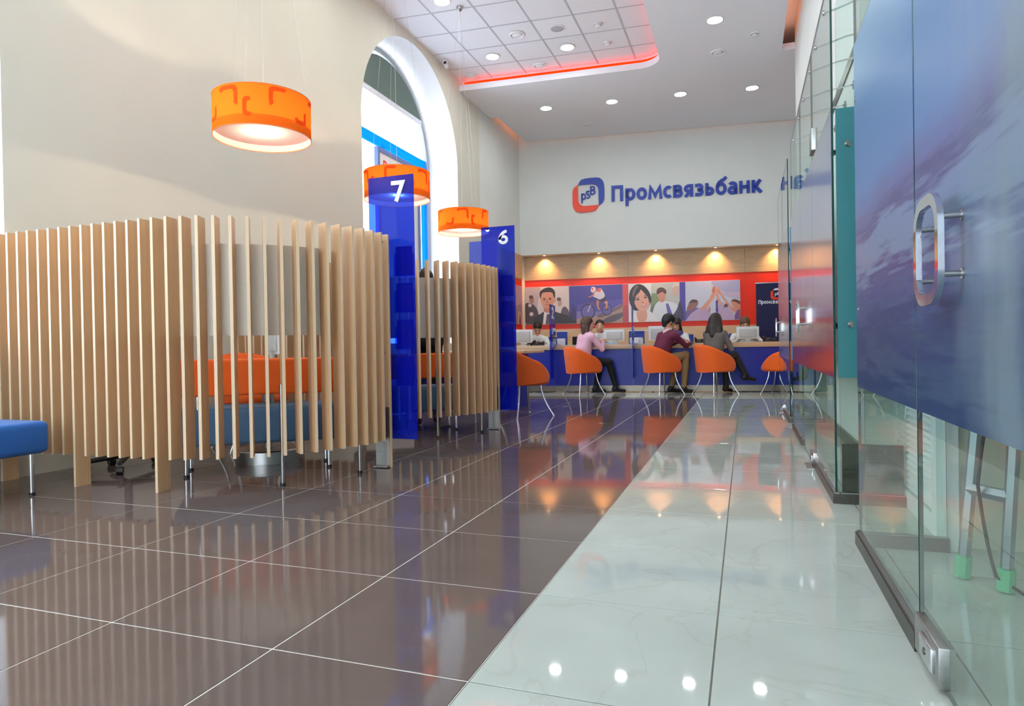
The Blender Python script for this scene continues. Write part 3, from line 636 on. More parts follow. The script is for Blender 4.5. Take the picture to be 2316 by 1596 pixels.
sheet('glass_panel', gA2, -.6, 1.05, 'y', GX); film(gA2, -.6, 1.05, 'y', GX, film_near); rail(gA2, -.6, 1.05, 'y', GX)
# second box
gB = thing('glass_partition', 'middle glass box front with teal side and reddish printed film', 'partition', (0, 0, 0))
sheet('glass_panel', gB, 3.72, 4.745, 'y', GX); film(gB, 3.72, 4.745, 'y', GX, film_mid); rail(gB, 3.70, 4.745, 'y', GX)
gB2 = thing('glass_partition', 'far glass sheet of the middle box, beyond its pivot door', 'partition', (0, 0, 0))
sheet('glass_panel', gB2, 5.72, 6.80, 'y', GX); film(gB2, 5.72, 6.80, 'y', GX, film_mid); rail(gB2, 5.72, 6.82, 'y', GX)
sheet('glass_panel', gB, GX + .02, .765, 'x', 3.715); film(gB, GX + .012, .765, 'x', 3.715, teal); rail(gB, GX + .018, .765, 'x', 3.715)
t = MB(); t.box(GX + .03, .735, 3.73, 3.75, .05, .30, mat('dark_plinth', (70, 62, 54), .4)); t.build('plinth_board', gB)
sheet('glass_panel', gB2, GX + .02, .765, 'x', 6.81); rail(gB2, GX + .018, .765, 'x', 6.81)
connector(gB, (GX + .006, 3.80, 1.80), (.505, 3.706, 1.82)); connector(gB, (GX + .006, 3.80, .905), (.51, 3.706, .908))
dB = thing('glass_door', 'glass door of the middle box with floor pivot plate', 'door', (0, 0, 0))
sheet('door_leaf', dB, 4.755, 5.71, 'y', GX, .012); film(dB, 4.755, 5.71, 'y', GX, film_mid); ring_handle(dB, 5.52, 1.02); patch(dB, 4.755, 4.93, .012, .09)
t = MB(); t.box(GX - .06, GX + .06, 4.66, 4.90, 0, .004, steel); t.build('floor_pivot_plate', dB); t = MB(); t.rbox(GX - .018, GX + .018, 4.60, 4.75, 2.04, 2.18, .003, steel); t.build('top_hinge', dB, 40)
for y in (4.0, 4.45, 4.83, 5.36, 5.79, 6.40):
    t = MB(); t.tube([(GX + .004, y, 2.62), (GX + .05, y, 2.63), (GX + .16, y, 2.66), (XR - .01, y, 2.68)], .006, chrome, 8); c = t.build('wall_brace', gB if y < 4.75 else (gB2 if y > 5.72 else dB), 40)
    t = MB(); t.tube([(GX - .008, y, 2.62), (GX + .008, y, 2.62)], .014, chrome, 14); t.tube([(XR - .012, y, 2.68), (XR - .002, y, 2.68)], .03, steel, 16); t.build('brace_plate', c, 40)
# third box
gC = thing('glass_partition', 'farthest glass box front, by the service counter chairs', 'partition', (0, 0, 0))
sheet('glass_panel', gC, 7.33, 8.38, 'y', GX); film(gC, 7.33, 8.38, 'y', GX, film_far); rail(gC, 7.31, 8.38, 'y', GX)
sheet('glass_panel', gC, GX + .02, .765, 'x', 7.325); film(gC, GX + .012, .765, 'x', 7.325, bluefilm); rail(gC, GX + .018, .765, 'x', 7.325)
connector(gC, (GX + .006, 7.42, 1.78), (.51, 7.316, 1.80)); connector(gC, (GX + .006, 7.42, 1.02), (.51, 7.316, 1.02))
dC = thing('glass_door', 'glass door of the farthest box with small pull handle', 'door', (0, 0, 0))
sheet('door_leaf', dC, 8.39, 9.45, 'y', GX, .012); film(dC, 8.39, 9.45, 'y', GX, film_far); ring_handle(dC, 9.25, 1.02); patch(dC, 8.39, 8.56, .012, .09)
t = MB(); t.box(GX - .06, GX + .06, 8.32, 8.54, 0, .004, steel); t.build('floor_pivot_plate', dC)

# ladder inside the nearest glass room
ld = thing('step_ladder', 'aluminium step ladder with green rubber feet behind the nearest glass', 'ladder', (0, 0, 0))
green = mat('green_rubber', (96, 186, 140), .6)
fr0, fr1, tp0, tp1 = Vector((.70, 2.655, .05)), Vector((.79, 2.545, .05)), Vector((.83, 2.56, 1.9)), Vector((.845, 2.40, 1.9)); bk0, bk1 = Vector((1.25, 2.80, .05)), Vector((1.28, 2.58, .05))
for a, b in ((fr0, tp0), (fr1, tp1), (bk0, tp0), (bk1, tp1)):
    t = MB(); t.tube([a, b], .019, alu, 6); t.build('stile', ld, 30)
    d = (b - a).normalized(); t = MB(); t.tube([a - d * .045, a + d * .03], .026, green, 8); t.build('rubber_foot', ld, 30)
for i in range(1, 7):
    f = i / 7; a, b = fr0.lerp(tp0, f), fr1.lerp(tp1, f); t = MB(); t.tube([a, b], .022, alu, 6); t.build('rung', ld, 30)
a, b = bk0.lerp(tp0, .3), bk1.lerp(tp1, .3); t = MB(); t.tube([a, b], .012, alu, 6); t.build('brace', ld, 30)
cb = MB(); cb.tube([(.755, 2.60, .56), (.735, 2.585, .44), (.722, 2.575, .34), (.735, 2.58, .24), (.745, 2.56, .14), (.76, 2.54, .05), (.83, 2.52, .006), (.95, 2.45, .006), (1.3, 2.35, .006), (1.7, 2.4, .006)], .0055, black_plastic, 8); tag(cb.build('power_cable', None, 60), 'dark power cable trailing from the step ladder onto the floor', 'cable')

# ================================================================== slatted booths
BR, SW_, ST = 1.03, .10, .018
ZT, ZB = 1.62, .195
A0 = math.radians(4)
def slat_pose(s, rad):
    """position and heading on the booth outline, s from the free end; rad = distance from the arc centre"""
    L1 = (A0 + PI / 2) * BR
    if s <= L1: a = A0 - s / BR; return (rad * math.cos(a), rad * math.sin(a), a)
    return (-(s - L1), -rad, -PI / 2)
def slat_mesh(z0, nm):
    t = MB(); h, w = ST / 2, SW_ / 2
    t.box(-w, w, -h, h, z0, ZT, oak_slat); e = t.mi(oak_edge)
    t.m[3] = e; t.m[5] = e; t.m[1] = e; t.m[0] = e
    return t.mesh(nm)
m_short, m_long = slat_mesh(ZB, 'slat'), slat_mesh(0.0, 'slat')
bolt_m = MB(); bolt_m.lathe([(.0005, .004), (.006, .004), (.008, .001), (.008, 0)], chrome, 12, M=Matrix.Rotation(PI / 2, 4, 'X')); bolt_m = bolt_m.mesh('bolt', 40)
def brochure_pockets(parent, x0, x1, y, zs, side=1):
    for z in zs:
        t = MB(); d = .032 * side
        t.box(x0, x1, min(y, y + d), max(y, y + d), z, z + .006, blue_pocket)
        t.box(x0, x1, y + d - .0015, y + d + .0015, z, z + .16, blue_pocket)
        for xx in (x0, x1 - .003): t.box(xx, xx + .003, min(y, y + d), max(y, y + d), z, z + .16, blue_pocket)
        p = t.build('brochure_pocket', parent)
        t = MB(); t.box(x0 + .012, x1 - .012, y + d * .25, y + d * .7, z + .008, z + .21, mat('brochure_navy', (30, 34, 96), .4)); t.build('brochure_stack', p)
def digit(parent, ch, x0, z0, w, h, y):
    t = MB(); char_mesh(t, ch, x0, z0, w, h, h * .7, h * .20, y - .008, y, white_ink); return t.build('digit', parent)
def booth(label, origin, ch):
    r = thing('slatted_booth', label, 'booth', origin, 0, 'slatted round booths')
    for i in range(32):
        x, y, a = slat_pose(i * .0945, BR - SW_ / 2)
        link('slat', m_long if i in (0, 17, 24, 31) else m_short, r, (x, y, 0), a)
    for s, ra in ((.86, .965), (.28, .955), (2.36, .93)):
        x, y, a = slat_pose(s, ra); t = MB(); t.tube([(x, y, .012), (x, y, .62)], .011, steel, 12); o = t.build('steel_post', r, 40)
        t = MB(); t.tube([(x, y, 0), (x, y, .02)], .016, black_plastic, 12); t.build('rubber_foot', o, 40)
    x, y, a = slat_pose(0, BR - SW_ / 2 - .01); M = Matrix.Translation((x, y, 0)) @ Matrix.Rotation(a, 4, 'Z')
    t = MB(); t.box(-.055, .05, -.016, -.0095, .012, .42, steel, M); t.box(-.055, .05, -.06, -.0095, .006, .014, steel, M); pl = t.build('foot_plate', r)
    for z in (1.57, .80, .30): o = link('bolt', bolt_m, r, tuple(M @ Vector((.02, -.0092, z))), a)
    # curved acoustic board behind the slats
    inner = []; outer = []
    for i in range(49):
        s = .52 + 2.05 * i / 48; inner.append(slat_pose(s, BR - SW_ - .024)[:2]); outer.append(slat_pose(s, BR - SW_ - .001)[:2])
    t = MB(); t.prism(inner + outer[::-1], .92, 1.47, board_grey, 'z'); t.build('curved_board', r)
    # blue number screen at the free end
    x0, x1, ys = .82, 1.18, .17
    t = MB(); t.box(x0, x1, ys - .004, ys + .004, .185, 2.05, blue_acrylic); s = t.build('number_screen', r)
    digit(s, ch, x1 - .17, 1.865, .105, .145, ys - .0062)
    brochure_pockets(s, x0 + .19, x1 - .02, ys + .005, (1.34, 1.08, .82, .56), 1)
    for z in (1.57, .80): t = MB(); t.tube([(x0 + .06, ys - .004, z), (x0 + .06, ys - .10, z)], .006, steel, 8); t.build('screen_bracket', r)
    return r
b1 = booth('nearest rounded booth of tall oak slats with the blue panel marked 7', (-3.36, 3.98, 0), '7')
b2 = booth('farther rounded booth of oak slats with the blue panel marked 6', (-3.36, 6.13, 0), '6')
t = MB(); t.box(.52, .84, .55, .558, .19, 1.98, blue_acrylic); t.build('side_screen', b2)
for q in (.56, .80): t = MB(); t.tube([(q, .554, 0), (q, .554, .22)], .012, steel, 10); t.build('screen_foot', b2, 40)

# ---- benches, stools
def bench(name, label, loc, rz, L, D, seat_m, back=True, group=None, za=.20, zb=.45):
    r = thing(name, label, 'bench', loc, rz, group)
    t = MB(); t.rbox(-L / 2, L / 2, -D / 2, D / 2, za, zb, .035, seat_m, seg=4); t.build('seat', r, 60)
    if back:
        t = MB(); t.rbox(-L / 2, L / 2, -D / 2 - .005, -D / 2 + .065, .53, .775, .02, orange_fab, seg=4); t.build('backrest', r, 60)
        for x in (-L / 2 + .15, L / 2 - .15): t = MB(); t.tube([(x, -D / 2 + .03, .43), (x, -D / 2 + .03, .56)], .012, chrome, 10); t.build('back_support', r, 40)
    for x in (-L / 2 + .07, L / 2 - .07):
        for y in (-D / 2 + .07, D / 2 - .07):
            t = MB(); t.tube([(x, y, .012), (x, y, za + .02)], .0135, chrome, 12); g = t.build('leg', r, 40)
            t = MB(); t.tube([(x, y, 0), (x, y, .016)], .017, black_plastic, 12); t.build('glide', g, 40)
    return r
bench('booth_bench', 'steel-blue bench with low orange backrest inside the nearest slatted booth', (-3.22, 3.77, 0), math.radians(39.7), 1.05, .42, steelblue_fab, True, 'booth benches')
bench('booth_bench', 'steel-blue bench with low orange backrest inside the farther slatted booth', (-3.20, 5.90, 0), math.radians(39.7), 1.05, .42, steelblue_fab, True, 'booth benches')
bench('waiting_bench', 'bright blue bench cut by the left edge, outside the slatted booth', (-4.26, 2.48, 0), 0, .72, .60, blue_fab, False, None, .245, .435)

def round_table(loc, label):
    r = thing('round_table', label, 'table', loc, 0, 'round booth tables')
    t = MB(); t.lathe([(.0005, .715), (.42, .715), (.44, .722), (.44, .738), (.435, .742), (.0005, .742)], white_plastic, 48); t.build('table_top', r, 40)
    t = MB(); t.lathe([(.045, .09), (.045, .715)], steel, 24); t.build('column', r, 40)
    t = MB(); t.lathe([(.0005, 0), (.24, 0), (.24, .085), (.232, .093), (.0005, .096)], steel, 48); t.build('base_drum', r, 40)
    return r
round_table((-3.42, 4.10, 0), 'round white table on a steel drum base in the nearest booth'); round_table((-3.88, 6.62, 0), 'round white table on a steel drum base in the farther booth')
def monitor(name, label, loc, rz, group=None, w=.37, h=.235):
    """flat screen seen from behind: pale casing with a raised inner panel"""
    r = thing(name, label, 'monitor', loc, rz, group)
    z0 = .055
    t = MB(); t.rbox(-w / 2, w / 2, -.014, .018, z0, z0 + h, .006, white_plastic); t.build('casing', r, 40)
    t = MB(); t.rbox(-w / 2 + .045, w / 2 - .045, -.038, -.010, z0 + .025, z0 + h - .04, .012, grey_plastic); t.build('rear_cover', r, 40)
    t = MB(); t.box(-w / 2 + .012, w / 2 - .012, .0181, .019, z0 + .015, z0 + h - .012, mat('dark_screen', (20, 24, 34), .15)); t.build('display', r)
    t = MB(); t.box(-.035, .035, -.03, -.012, .01, z0 + .06, grey_plastic); t.build('stand', r)
    t = MB(); t.rbox(-.10, .10, -.09, .07, 0, .012, .004, grey_plastic); t.build('foot', r, 40)
    return r
monitor('desk_monitor', 'white monitor on the round table inside the nearest booth', (-3.50, 4.28, .742), -.6, w=.34, h=.22)
kb = thing('keyboard', 'white keyboard with trailing cable on the nearest booth table', 'keyboard', (-3.53, 4.02, .742), .5)
t = MB(); t.rbox(-.2, .2, -.065, .065, 0, .018, .005, white_plastic); t.build('body', kb, 40)
t = MB()
for i in range(14):
    for j in range(4): t.box(-.185 + i * .0265, -.163 + i * .0265, -.052 + j * .026, -.030 + j * .026, .018, .023, grey_plastic)
o = t.build('keys', kb); o['kind'] = 'stuff'
t = MB(); t.tube([(.1, .06, .006), (.22, .1, .005), (.25, .13, .005)], .003, black_plastic, 6); t.build('cable', kb, 60)

# ---- tub chairs
def tub_chair():
    r = thing('tub_chair', 'x', 'chair')
    NA, NZ, TH = 40, 9, .05; A = math.radians(142); hw, hd = .30, .30
    def pt(a, f, inner):
        """a = 0 at the back, f 0..1 up the wall"""
        u = abs(a) / A; top = .80 - .355 * (u ** 1.9); bot = .355 + .055 * u
        z = bot + (top - bot) * f; fl = 1 - .045 * (1 - f) ** 1.5; e = .80
        c, s = math.cos(a), math.sin(a)
        x = hw * fl * math.copysign(abs(s) ** e, s); y = -hd * fl * math.copysign(abs(c) ** e, c)
        k = 1 - (TH / .29 if inner else 0) * (1 - .55 * max(0, f - .8) / .2)
        return (x * k, y * k - .035 * (f - .4) * max(0, c), z - (.004 if inner and f == 1 else 0))
    t = MB(); vs = []; fs = []
    for i in range(NA + 1):
        a = -A + 2 * A * i / NA
        ringp = [pt(a, j / NZ, 0) for j in range(NZ + 1)] + [tuple((Vector(pt(a, 1, 0)) + Vector(pt(a, 1, 1))) / 2 + Vector((0, 0, .012)))] + [pt(a, 1 - j / NZ, 1) for j in range(NZ + 1)]
        vs += ringp
    n = len(vs) // (NA + 1)
    for i in range(NA):
        for j in range(n): fs.append((i * n + j, (i + 1) * n + j, (i + 1) * n + (j + 1) % n, i * n + (j + 1) % n))
    fs += [tuple(range(n)), tuple(range(NA * n + n - 1, NA * n - 1, -1))]
    t.add(vs, fs, orange_fab); t.build('shell', r, 75)
    # seat cushion and underside
    t = MB(); ns = 36
    def so(k, z): return [(k * .255 * math.copysign(abs(math.cos(2 * PI * i / ns)) ** .8, math.cos(2 * PI * i / ns)), .035 + k * .27 * math.copysign(abs(math.sin(2 * PI * i / ns)) ** .8, math.sin(2 * PI * i / ns)), z) for i in range(ns)]
    lv = [so(.86, .365), so(.98, .385), so(1.0, .42), so(.97, .455), so(.85, .47), so(.4, .475)]
    vs = sum(lv, []); fs = [(a * ns + i, a * ns + (i + 1) % ns, (a + 1) * ns + (i + 1) % ns, (a + 1) * ns + i) for a in range(len(lv) - 1) for i in range(ns)]
    fs += [tuple(range(ns - 1, -1, -1)), tuple(range((len(lv) - 1) * ns, len(lv) * ns))]
    t.add(vs, fs, orange_fab); t.build('seat_cushion', r, 70)
    for sx, sy in ((-1, -1), (1, -1), (-1, 1), (1, 1)):
        x0, y0, x1, y1 = .15 * sx, .15 * sy, .265 * sx, .25 * sy
        pts = [(x0 + (x1 - x0) * q ** 1.8, y0 + (y1 - y0) * q ** 1.8, .38 * (1 - q) + .010 * q) for q in [i / 8 for i in range(9)]]
        t = MB(); t.tube(pts, [.0115] * 6 + [.0105, .0095, .009], chrome, 12); g = t.build('leg', r, 60)
        t = MB(); t.lathe([(.0005, 0), (.014, 0), (.014, .006), (.009, .012)], chrome, 12, (x1, y1, 0)); t.build('glide', g, 40)
    return r
tc0 = tub_chair(); GCH = 'orange tub chairs'
put_b(tc0, -2.99, -3.12, 0, -math.radians(52)); tag(tc0, 'orange tub chair under the customer in the pink shirt', 'chair', GCH)
for s, ly, th, l in [(-1.70, -3.12, 54, 'orange tub chair under the man in the maroon sweater'), (-.86, -3.12, 55, 'orange tub chair under the long-haired woman in grey'), (.17, -3.05, -62, 'orange tub chair at the counter, partly behind the glass edge')]:
    o = copy_tree(tc0); put_b(o, s, ly, 0, -math.radians(th)); o['label'] = l
for x, y, th, l in [(-2.52, 7.52, 40, 'large orange tub chair half hidden by the blue panel marked 6'), (-4.02, 4.62, 120, 'orange tub chair behind the bench inside the nearest booth')]:
    o = copy_tree(tc0); o.location = (x, y, 0); o.rotation_euler = (0, 0, -math.radians(th)); o['label'] = l

def office_chair(label, col_m, seat_z=.47, back_h=.42, group='office chairs'):
    r = thing('office_chair', label, 'chair', (0, 0, 0), 0, group)
    t = MB(); t.rbox(-.23, .23, -.22, .22, seat_z - .05, seat_z + .02, .03, col_m); t.build('seat', r, 60)
    t = MB(); t.rbox(-.20, .20, -.27, -.225, seat_z + .12, seat_z + .12 + back_h, .02, col_m); t.build('backrest', r, 60)
    t = MB(); t.box(-.03, .03, -.29, -.265, seat_z - .03, seat_z + .3, black_plastic); t.box(-.03, .03, -.285, 0, seat_z - .06, seat_z - .045, black_plastic); t.build('back_bar', r)
    t = MB(); t.tube([(0, 0, .10), (0, 0, seat_z - .05)], .025, black_plastic, 12); t.build('gas_column', r, 40)
    for i in range(5):
        a = 2 * PI * i / 5 + .3; c, s = math.cos(a), math.sin(a)
        t = MB(); t.tube([(.02 * c, .02 * s, .10), (.25 * c, .25 * s, .075)], [.022, .016], black_plastic, 8); g = t.build('base_arm', r, 40)
        t = MB(); t.tube([(.25 * c - .02 * s, .25 * s + .02 * c, .027), (.25 * c + .02 * s, .25 * s - .02 * c, .027)], .027, black_plastic, 14); t.build('caster', g, 40)
    return r
oc = office_chair('black office chair on casters behind the nearest booth slats', mat('black_fabric', (28, 28, 30), .8)); oc.location = (-4.18, 3.53, 0); oc.rotation_euler.z = -1.2

# ---- third place: desk with blue ends
dk = thing('desk', 'blue-fronted desk behind the panel marked 6', 'desk', (0, 0, 0))
t = MB(); t.rbox(-4.25, -2.68, 8.05, 8.95, .735, .775, .006, oak_top); t.build('desk_top', dk, 40)
t = MB(); t.box(-2.93, -2.90, 8.10, 8.90, 0, .735, counter_blue); t.build('end_panel', dk); t = MB(); t.box(-4.2, -4.17, 8.10, 8.90, 0, .735, counter_blue); t.build('end_panel', dk)
t = MB(); t.box(-4.17, -2.93, 8.78, 8.80, .1, .735, counter_blue); t.build('front_panel', dk)

# ================================================================== service counter (back wall frame)
def bthing(name, label, cat, s=0, ly=0, z=0, rz=0, group=None):
    o = thing(name, label, cat, (0, 0, 0), 0, group); return put_b(o, s, ly, z, rz)
ct = bthing('service_counter', 'long royal-blue service counter with oak worktop and steel plinth', 'counter')
t = MB(); t.rbox(-4.84, 1.30, -2.62, -1.92, .755, .838, .005, oak_top); t.build('worktop', ct, 40)
xs = [-4.82, -3.56, -2.18, -.77, .62, 1.28]
for a, b in zip(xs[:-1], xs[1:]): t = MB(); t.box(a + .002, b - .002, -2.59, -2.56, .118, .755, counter_blue); t.build('front_panel', ct)
for a, b in zip(xs[:-1], xs[1:]): t = MB(); t.box(a + .002, b - .002, -2.57, -2.55, .012, .118, mat('plinth_steel', (150, 142, 128), .38, metal=1.0)); t.build('plinth', ct)
for x in (-4.78, -3.3, -1.85, .35, 1.24): t = MB(); t.box(x - .015, x + .015, -2.555, -1.98, .0, .755, counter_blue); t.build('support_panel', ct)
# number screens at right angles to the counter
def counter_screen(s, label, ch=None, near=-.40):
    r = bthing('counter_screen', label, 'screen', s, -2.62, 0, 0, 'blue counter screens')
    t = MB(); t.box(-.004, .004, near, .22, .845, 1.55, blue_acrylic); t.box(-.004, .004, near, -.005, .25, .845, blue_acrylic); p = t.build('acrylic_sheet', r)
    t = MB(); t.box(.0045, .0055, near + .01, .21, 1.22, 1.545, mat('navy_screen_print', (40, 62, 150), .4)); t.build('header_print', p)
    if ch:
        Mx = Matrix(((0, -1, 0, .0062), (1, 0, 0, 0), (0, 0, 1, 0), (0, 0, 0, 1)))
        t = MB(); char_mesh(t, ch, -.24, 1.30, .26, .22, .14, .06, -.004, 0, white_ink, Mx); t.build('digit', p)
    for z, c in ((1.12, (226, 226, 226)), (1.0, (150, 120, 90)), (.89, (214, 216, 220))):
        t = MB(); t.box(.006, .028, -.20, .10, z - .10, z - .094, blue_pocket); t.box(.026, .028, -.20, .10, z - .10, z - .02, blue_pocket); k_ = t.build('brochure_pocket', p)
        t = MB(); t.box(.008, .024, -.19, .09, z - .094, z + .02, mat('brochure_%d' % c[0], c, .5)); t.build('brochure_stack', k_)
    t = MB(); t.box(-.02, .02, .02, .16, .838, .86, steel); t.build('clamp', r)
counter_screen(-3.57, 'blue acrylic counter screen marked 2, left of the pink-shirted customer', '2')
counter_screen(-2.18, 'blue acrylic counter screen just left of the man in maroon')
counter_screen(-.77, 'blue acrylic counter screen behind the head of the woman in grey', None, -.09)
GM = 'white monitors on the counter'
for s, ly, l, sz in [(-4.225, -2.12, 'white counter monitor at the far left beside the bowed teller', (.37, .25)), (-2.53, -2.12, 'white counter monitor right of the teller facing the pink-shirted customer', (.37, .215)), (-1.735, -2.12, 'white counter monitor behind the shoulder of the man in maroon', (.37, .26)), (-.222, -2.12, 'white counter monitor hiding the male teller', (.375, .215))]:
    m_ = monitor('counter_monitor', l, (0, 0, 0), 0, GM, sz[0], sz[1]); put_b(m_, s, ly, .838, 0)
def desk_phone(s, ly, label):
    r = bthing('desk_phone', label, 'phone', s, ly, .838, 0, 'black desk phones')
    t = MB(); t.prism([(-.09, 0), (.09, 0), (.09, .07), (-.09, .025)], -.10, .10, black_plastic, 'x'); t.build('base', r)
    t = MB(); t.tube([(-.085, -.08, .055), (-.085, -.05, .075), (-.085, .05, .09), (-.085, .09, .085)], [.022, .013, .013, .022], black_plastic, 10); t.build('handset', r, 50)
    t = MB(); t.box(.0, .08, -.02, .05, .052, .07, mat('phone_display', (70, 92, 84), .3)); t.build('display', r)
desk_phone(-3.90, -2.32, 'black desk phone in front of the bowed teller'); desk_phone(-1.02, -2.22, 'black desk phone between the teller with the scarf and the woman in grey'); desk_phone(.12, -2.22, 'black desk phone right of the farthest monitor')
def tray(s, ly, w, h, label):
    r = bthing('document_tray', label, 'organiser', s, ly, .838, 0, 'blue desk organisers')
    m = mat('blue_tray', (34, 62, 150), .5)
    t = MB(); t.box(-w / 2, w / 2, -.004, .004, 0, h, m); t.build('back_board', r)
    t = MB(); t.box(-w / 2, w / 2, -.12, -.004, 0, .008, m); t.build('shelf', r)
    for x in (-w / 2, w / 2 - .006): t = MB(); t.box(x, x + .006, -.12, -.004, .008, h * .6, m); t.build('side', r)
    t = MB(); t.box(-w / 2 - .02, w / 2 + .06, -.01, .01, h + .001, h + .014, white_plastic); t.build('top_ledge', r)
    t = MB(); t.box(-w / 2 + .01, w / 2 - .03, -.05, -.015, .009, h * .5, paper); t.build('paper_sheaf', r)
tray(-3.50, -2.02, .20, .25, 'blue document organiser beside the screen marked 2'); tray(-2.13, -2.02, .28, .235, 'blue document organiser left of the man in maroon')
for s, l in ((-3.45, 'small white card box by the screen marked 2'), (-2.05, 'small white card box left of the man in maroon')):
    r = bthing('card_box', l, 'box', s, -2.32, .838, 0, 'white card boxes'); t = MB(); t.rbox(-.042, .042, -.03, .03, 0, .085, .004, white_plastic); t.build('holder', r, 40); t = MB(); t.box(-.036, .036, -.02, .02, .085, .105, paper); t.build('cards', r)
r = bthing('paper_tray', 'flat pale document tray before the teller facing the pink-shirted customer', 'tray', -2.60, -2.45, .838); t = MB(); t.box(-.16, .16, -.1, .1, 0, .012, mat('pale_blue_plastic', (170, 196, 214), .4)); t.build('base', r)
for y in (-.1, .094): t = MB(); t.box(-.16, .16, y, y + .006, .012, .03, mat('pale_blue_plastic', (170, 196, 214), .4)); t.build('rim', r)
t = MB(); t.box(-.14, .14, -.09, .09, .012, .018, paper); t.build('paper_sheet', r)
# office chairs of the tellers
blue_ch = mat('blue_chair_fabric', (34, 72, 160), .8); blk_ch = MATS['black_fabric']
for s, ly, m_, l, rz in [(-3.98, -1.22, blue_ch, 'blue office chair of the bowed teller', PI), (-2.84, -1.18, blk_ch, 'black office chair of the teller facing the pink-shirted customer', PI), (-3.41, -1.12, blk_ch, 'empty black office chair between two tellers', 2.6), (-1.34, -1.18, blue_ch, 'blue office chair of the teller with the scarf', PI - .3), (-.22, -1.18, blue_ch, 'blue office chair of the male teller', PI)]:
    o = office_chair(l, m_); put_b(o, s, ly, 0, rz)

# ---- things on the back wall
sgn = bthing('bank_sign', 'large blue and red bank emblem with raised blue lettering on wall', 'sign')
zb = 3.882; caps = .335; xh = .258
for ch, (a, b) in zip('Промсвязьбанк', [(-2.67, -2.425), (-2.38, -2.17), (-2.147, -1.928), (-1.907, -1.615), (-1.598, -1.431), (-1.396, -1.196), (-1.182, -.988), (-.95, -.777), (-.748, -.569), (-.543, -.323), (-.306, -.104), (-.079, .13), (.163, .371)]):
    t = MB(); char_mesh(t, ch, a, zb, b - a, caps, xh, .066, -.030, -.008, sign_blue); t.build('letter', sgn)
def emblem(parent, cx, cz, w, h, y0, y1, mb_, mr_, ml_, th=.10):
    """interlocked rounded corners: upper right and lower left"""
    E0 = [(-.315, .297), (-.29, .36), (-.25, .42), (-.20, .455), (-.10, .475), (.05, .485), (.25, .487), (.36, .465), (.43, .41), (.475, .33), (.493, .22), (.493, -.02), (.49, -.12), (.465, -.20), (.41, -.26), (.32, -.315), (.317, -.10), (.317, .12), (.30, .20), (.25, .265), (.17, .30), (.05, .305), (-.1, .302)]
    for m, sx, nm in ((mb_, 1, 'emblem_upper'), (mr_, -1, 'emblem_lower')):
        t = MB(); t.prism([(cx + sx * u * w, cz + sx * v * h) for u, v in E0], y0, y1, m, 'y'); t.build(nm, parent)
    u = w * .12
    for ch, fx, fz, fw, fh in (('р', -.225, -.13, .15, .30), ('S', -.085, -.10, .15, .23), ('B', .055, .0, .17, .25)):
        t = MB(); char_mesh(t, ch, cx + fx * w, cz + fz * h, fw * w, fh * h, fh * h * .62, .045 * w, y0, y1, ml_); t.build('monogram_letter', parent)
emblem(sgn, -3.162, 4.053, .69, .75, -.030, -.008, sign_blue, sign_red, sign_blue)
for q in ((-3.3, 4.05), (-3.0, 4.2), (-2.6, 4.0), (-1.2, 4.0), (.2, 4.0)):
    pass
t = MB()
for q in ((-3.46, 4.05), (-2.86, 4.05), (-2.62, 4.0), (-1.36, 4.0), (.2, 4.0)): t.box(q[0] - .01, q[0] + .01, -.009, .0, q[1] - .01, q[1] + .01, steel)
t.build('wall_fixings', sgn)['kind'] = 'stuff'

# printed panels, flat layers of ink
def smooth_poly(pts, n=5):
    P = [Vector(p) for p in pts]; out = []; N_ = len(P)
    for i in range(N_):
        p0, p1, p2, p3 = P[i - 1], P[i], P[(i + 1) % N_], P[(i + 2) % N_]
        for k in range(n):
            t_ = k / n; out.append(tuple(.5 * ((2 * p1) + (p2 - p0) * t_ + (2 * p0 - 5 * p1 + 4 * p2 - p3) * t_ ** 2 + (3 * p1 - p0 - 3 * p2 + p3) * t_ ** 3)))
    return out
def ell(cx, cy, rx, ry, a=0, n=24):
    c, s = math.cos(a), math.sin(a); return [(cx + rx * math.cos(2 * PI * i / n) * c - ry * math.sin(2 * PI * i / n) * s, cy + rx * math.cos(2 * PI * i / n) * s + ry * math.sin(2 * PI * i / n) * c) for i in range(n)]
INK = {}
def ink(c):
    if c not in INK: INK[c] = mat('ink_%d_%d_%d' % c, c, .3)
    return INK[c]
def clip01(poly):
    for ax, lim, sg_ in ((0, 0, 1), (0, 1, -1), (1, 0, 1), (1, 1, -1)):
        out = []
        for i in range(len(poly)):
            a, b = poly[i - 1], poly[i]; da, db = (a[ax] - lim) * sg_, (b[ax] - lim) * sg_
            if (da >= 0) != (db >= 0): f = da / (da - db); out.append((a[0] + (b[0] - a[0]) * f, a[1] + (b[1] - a[1]) * f))
            if db >= 0: out.append(b)
        poly = out
        if len(poly) < 3: return []
    return poly
def art(nm, parent, x0, x1, z0, z1, y, bg, shapes, M=None):
    t = MB(); t.box(x0, x1, y - .0006, y, z0, z1, ink(bg), M); k_ = 0
    for c, pts, sm in shapes:
        pts = clip01(smooth_poly(pts) if sm else pts)
        if len(pts) < 3: continue
        k_ += 1; yy = y - .0006 - .0002 * k_
        t.add([(x0 + p[0] * (x1 - x0), yy, z0 + p[1] * (z1 - z0)) for p in pts], [tuple(range(len(pts)))], ink(c), M)
    me = t.mesh(nm); return link(nm, me, parent)
mur = bthing('photo_mural', 'long mural of four photographs and coloured strips on the red wall', 'poster')
t = MB(); t.box(-4.64, -.055, .250, .270, 1.31, 2.145, white_plastic); t.build('backing_board', mur)
SK, SK2, DKH, SUIT, WH = (224, 158, 128), (206, 132, 106), (52, 36, 34), (50, 42, 46), (238, 236, 238)
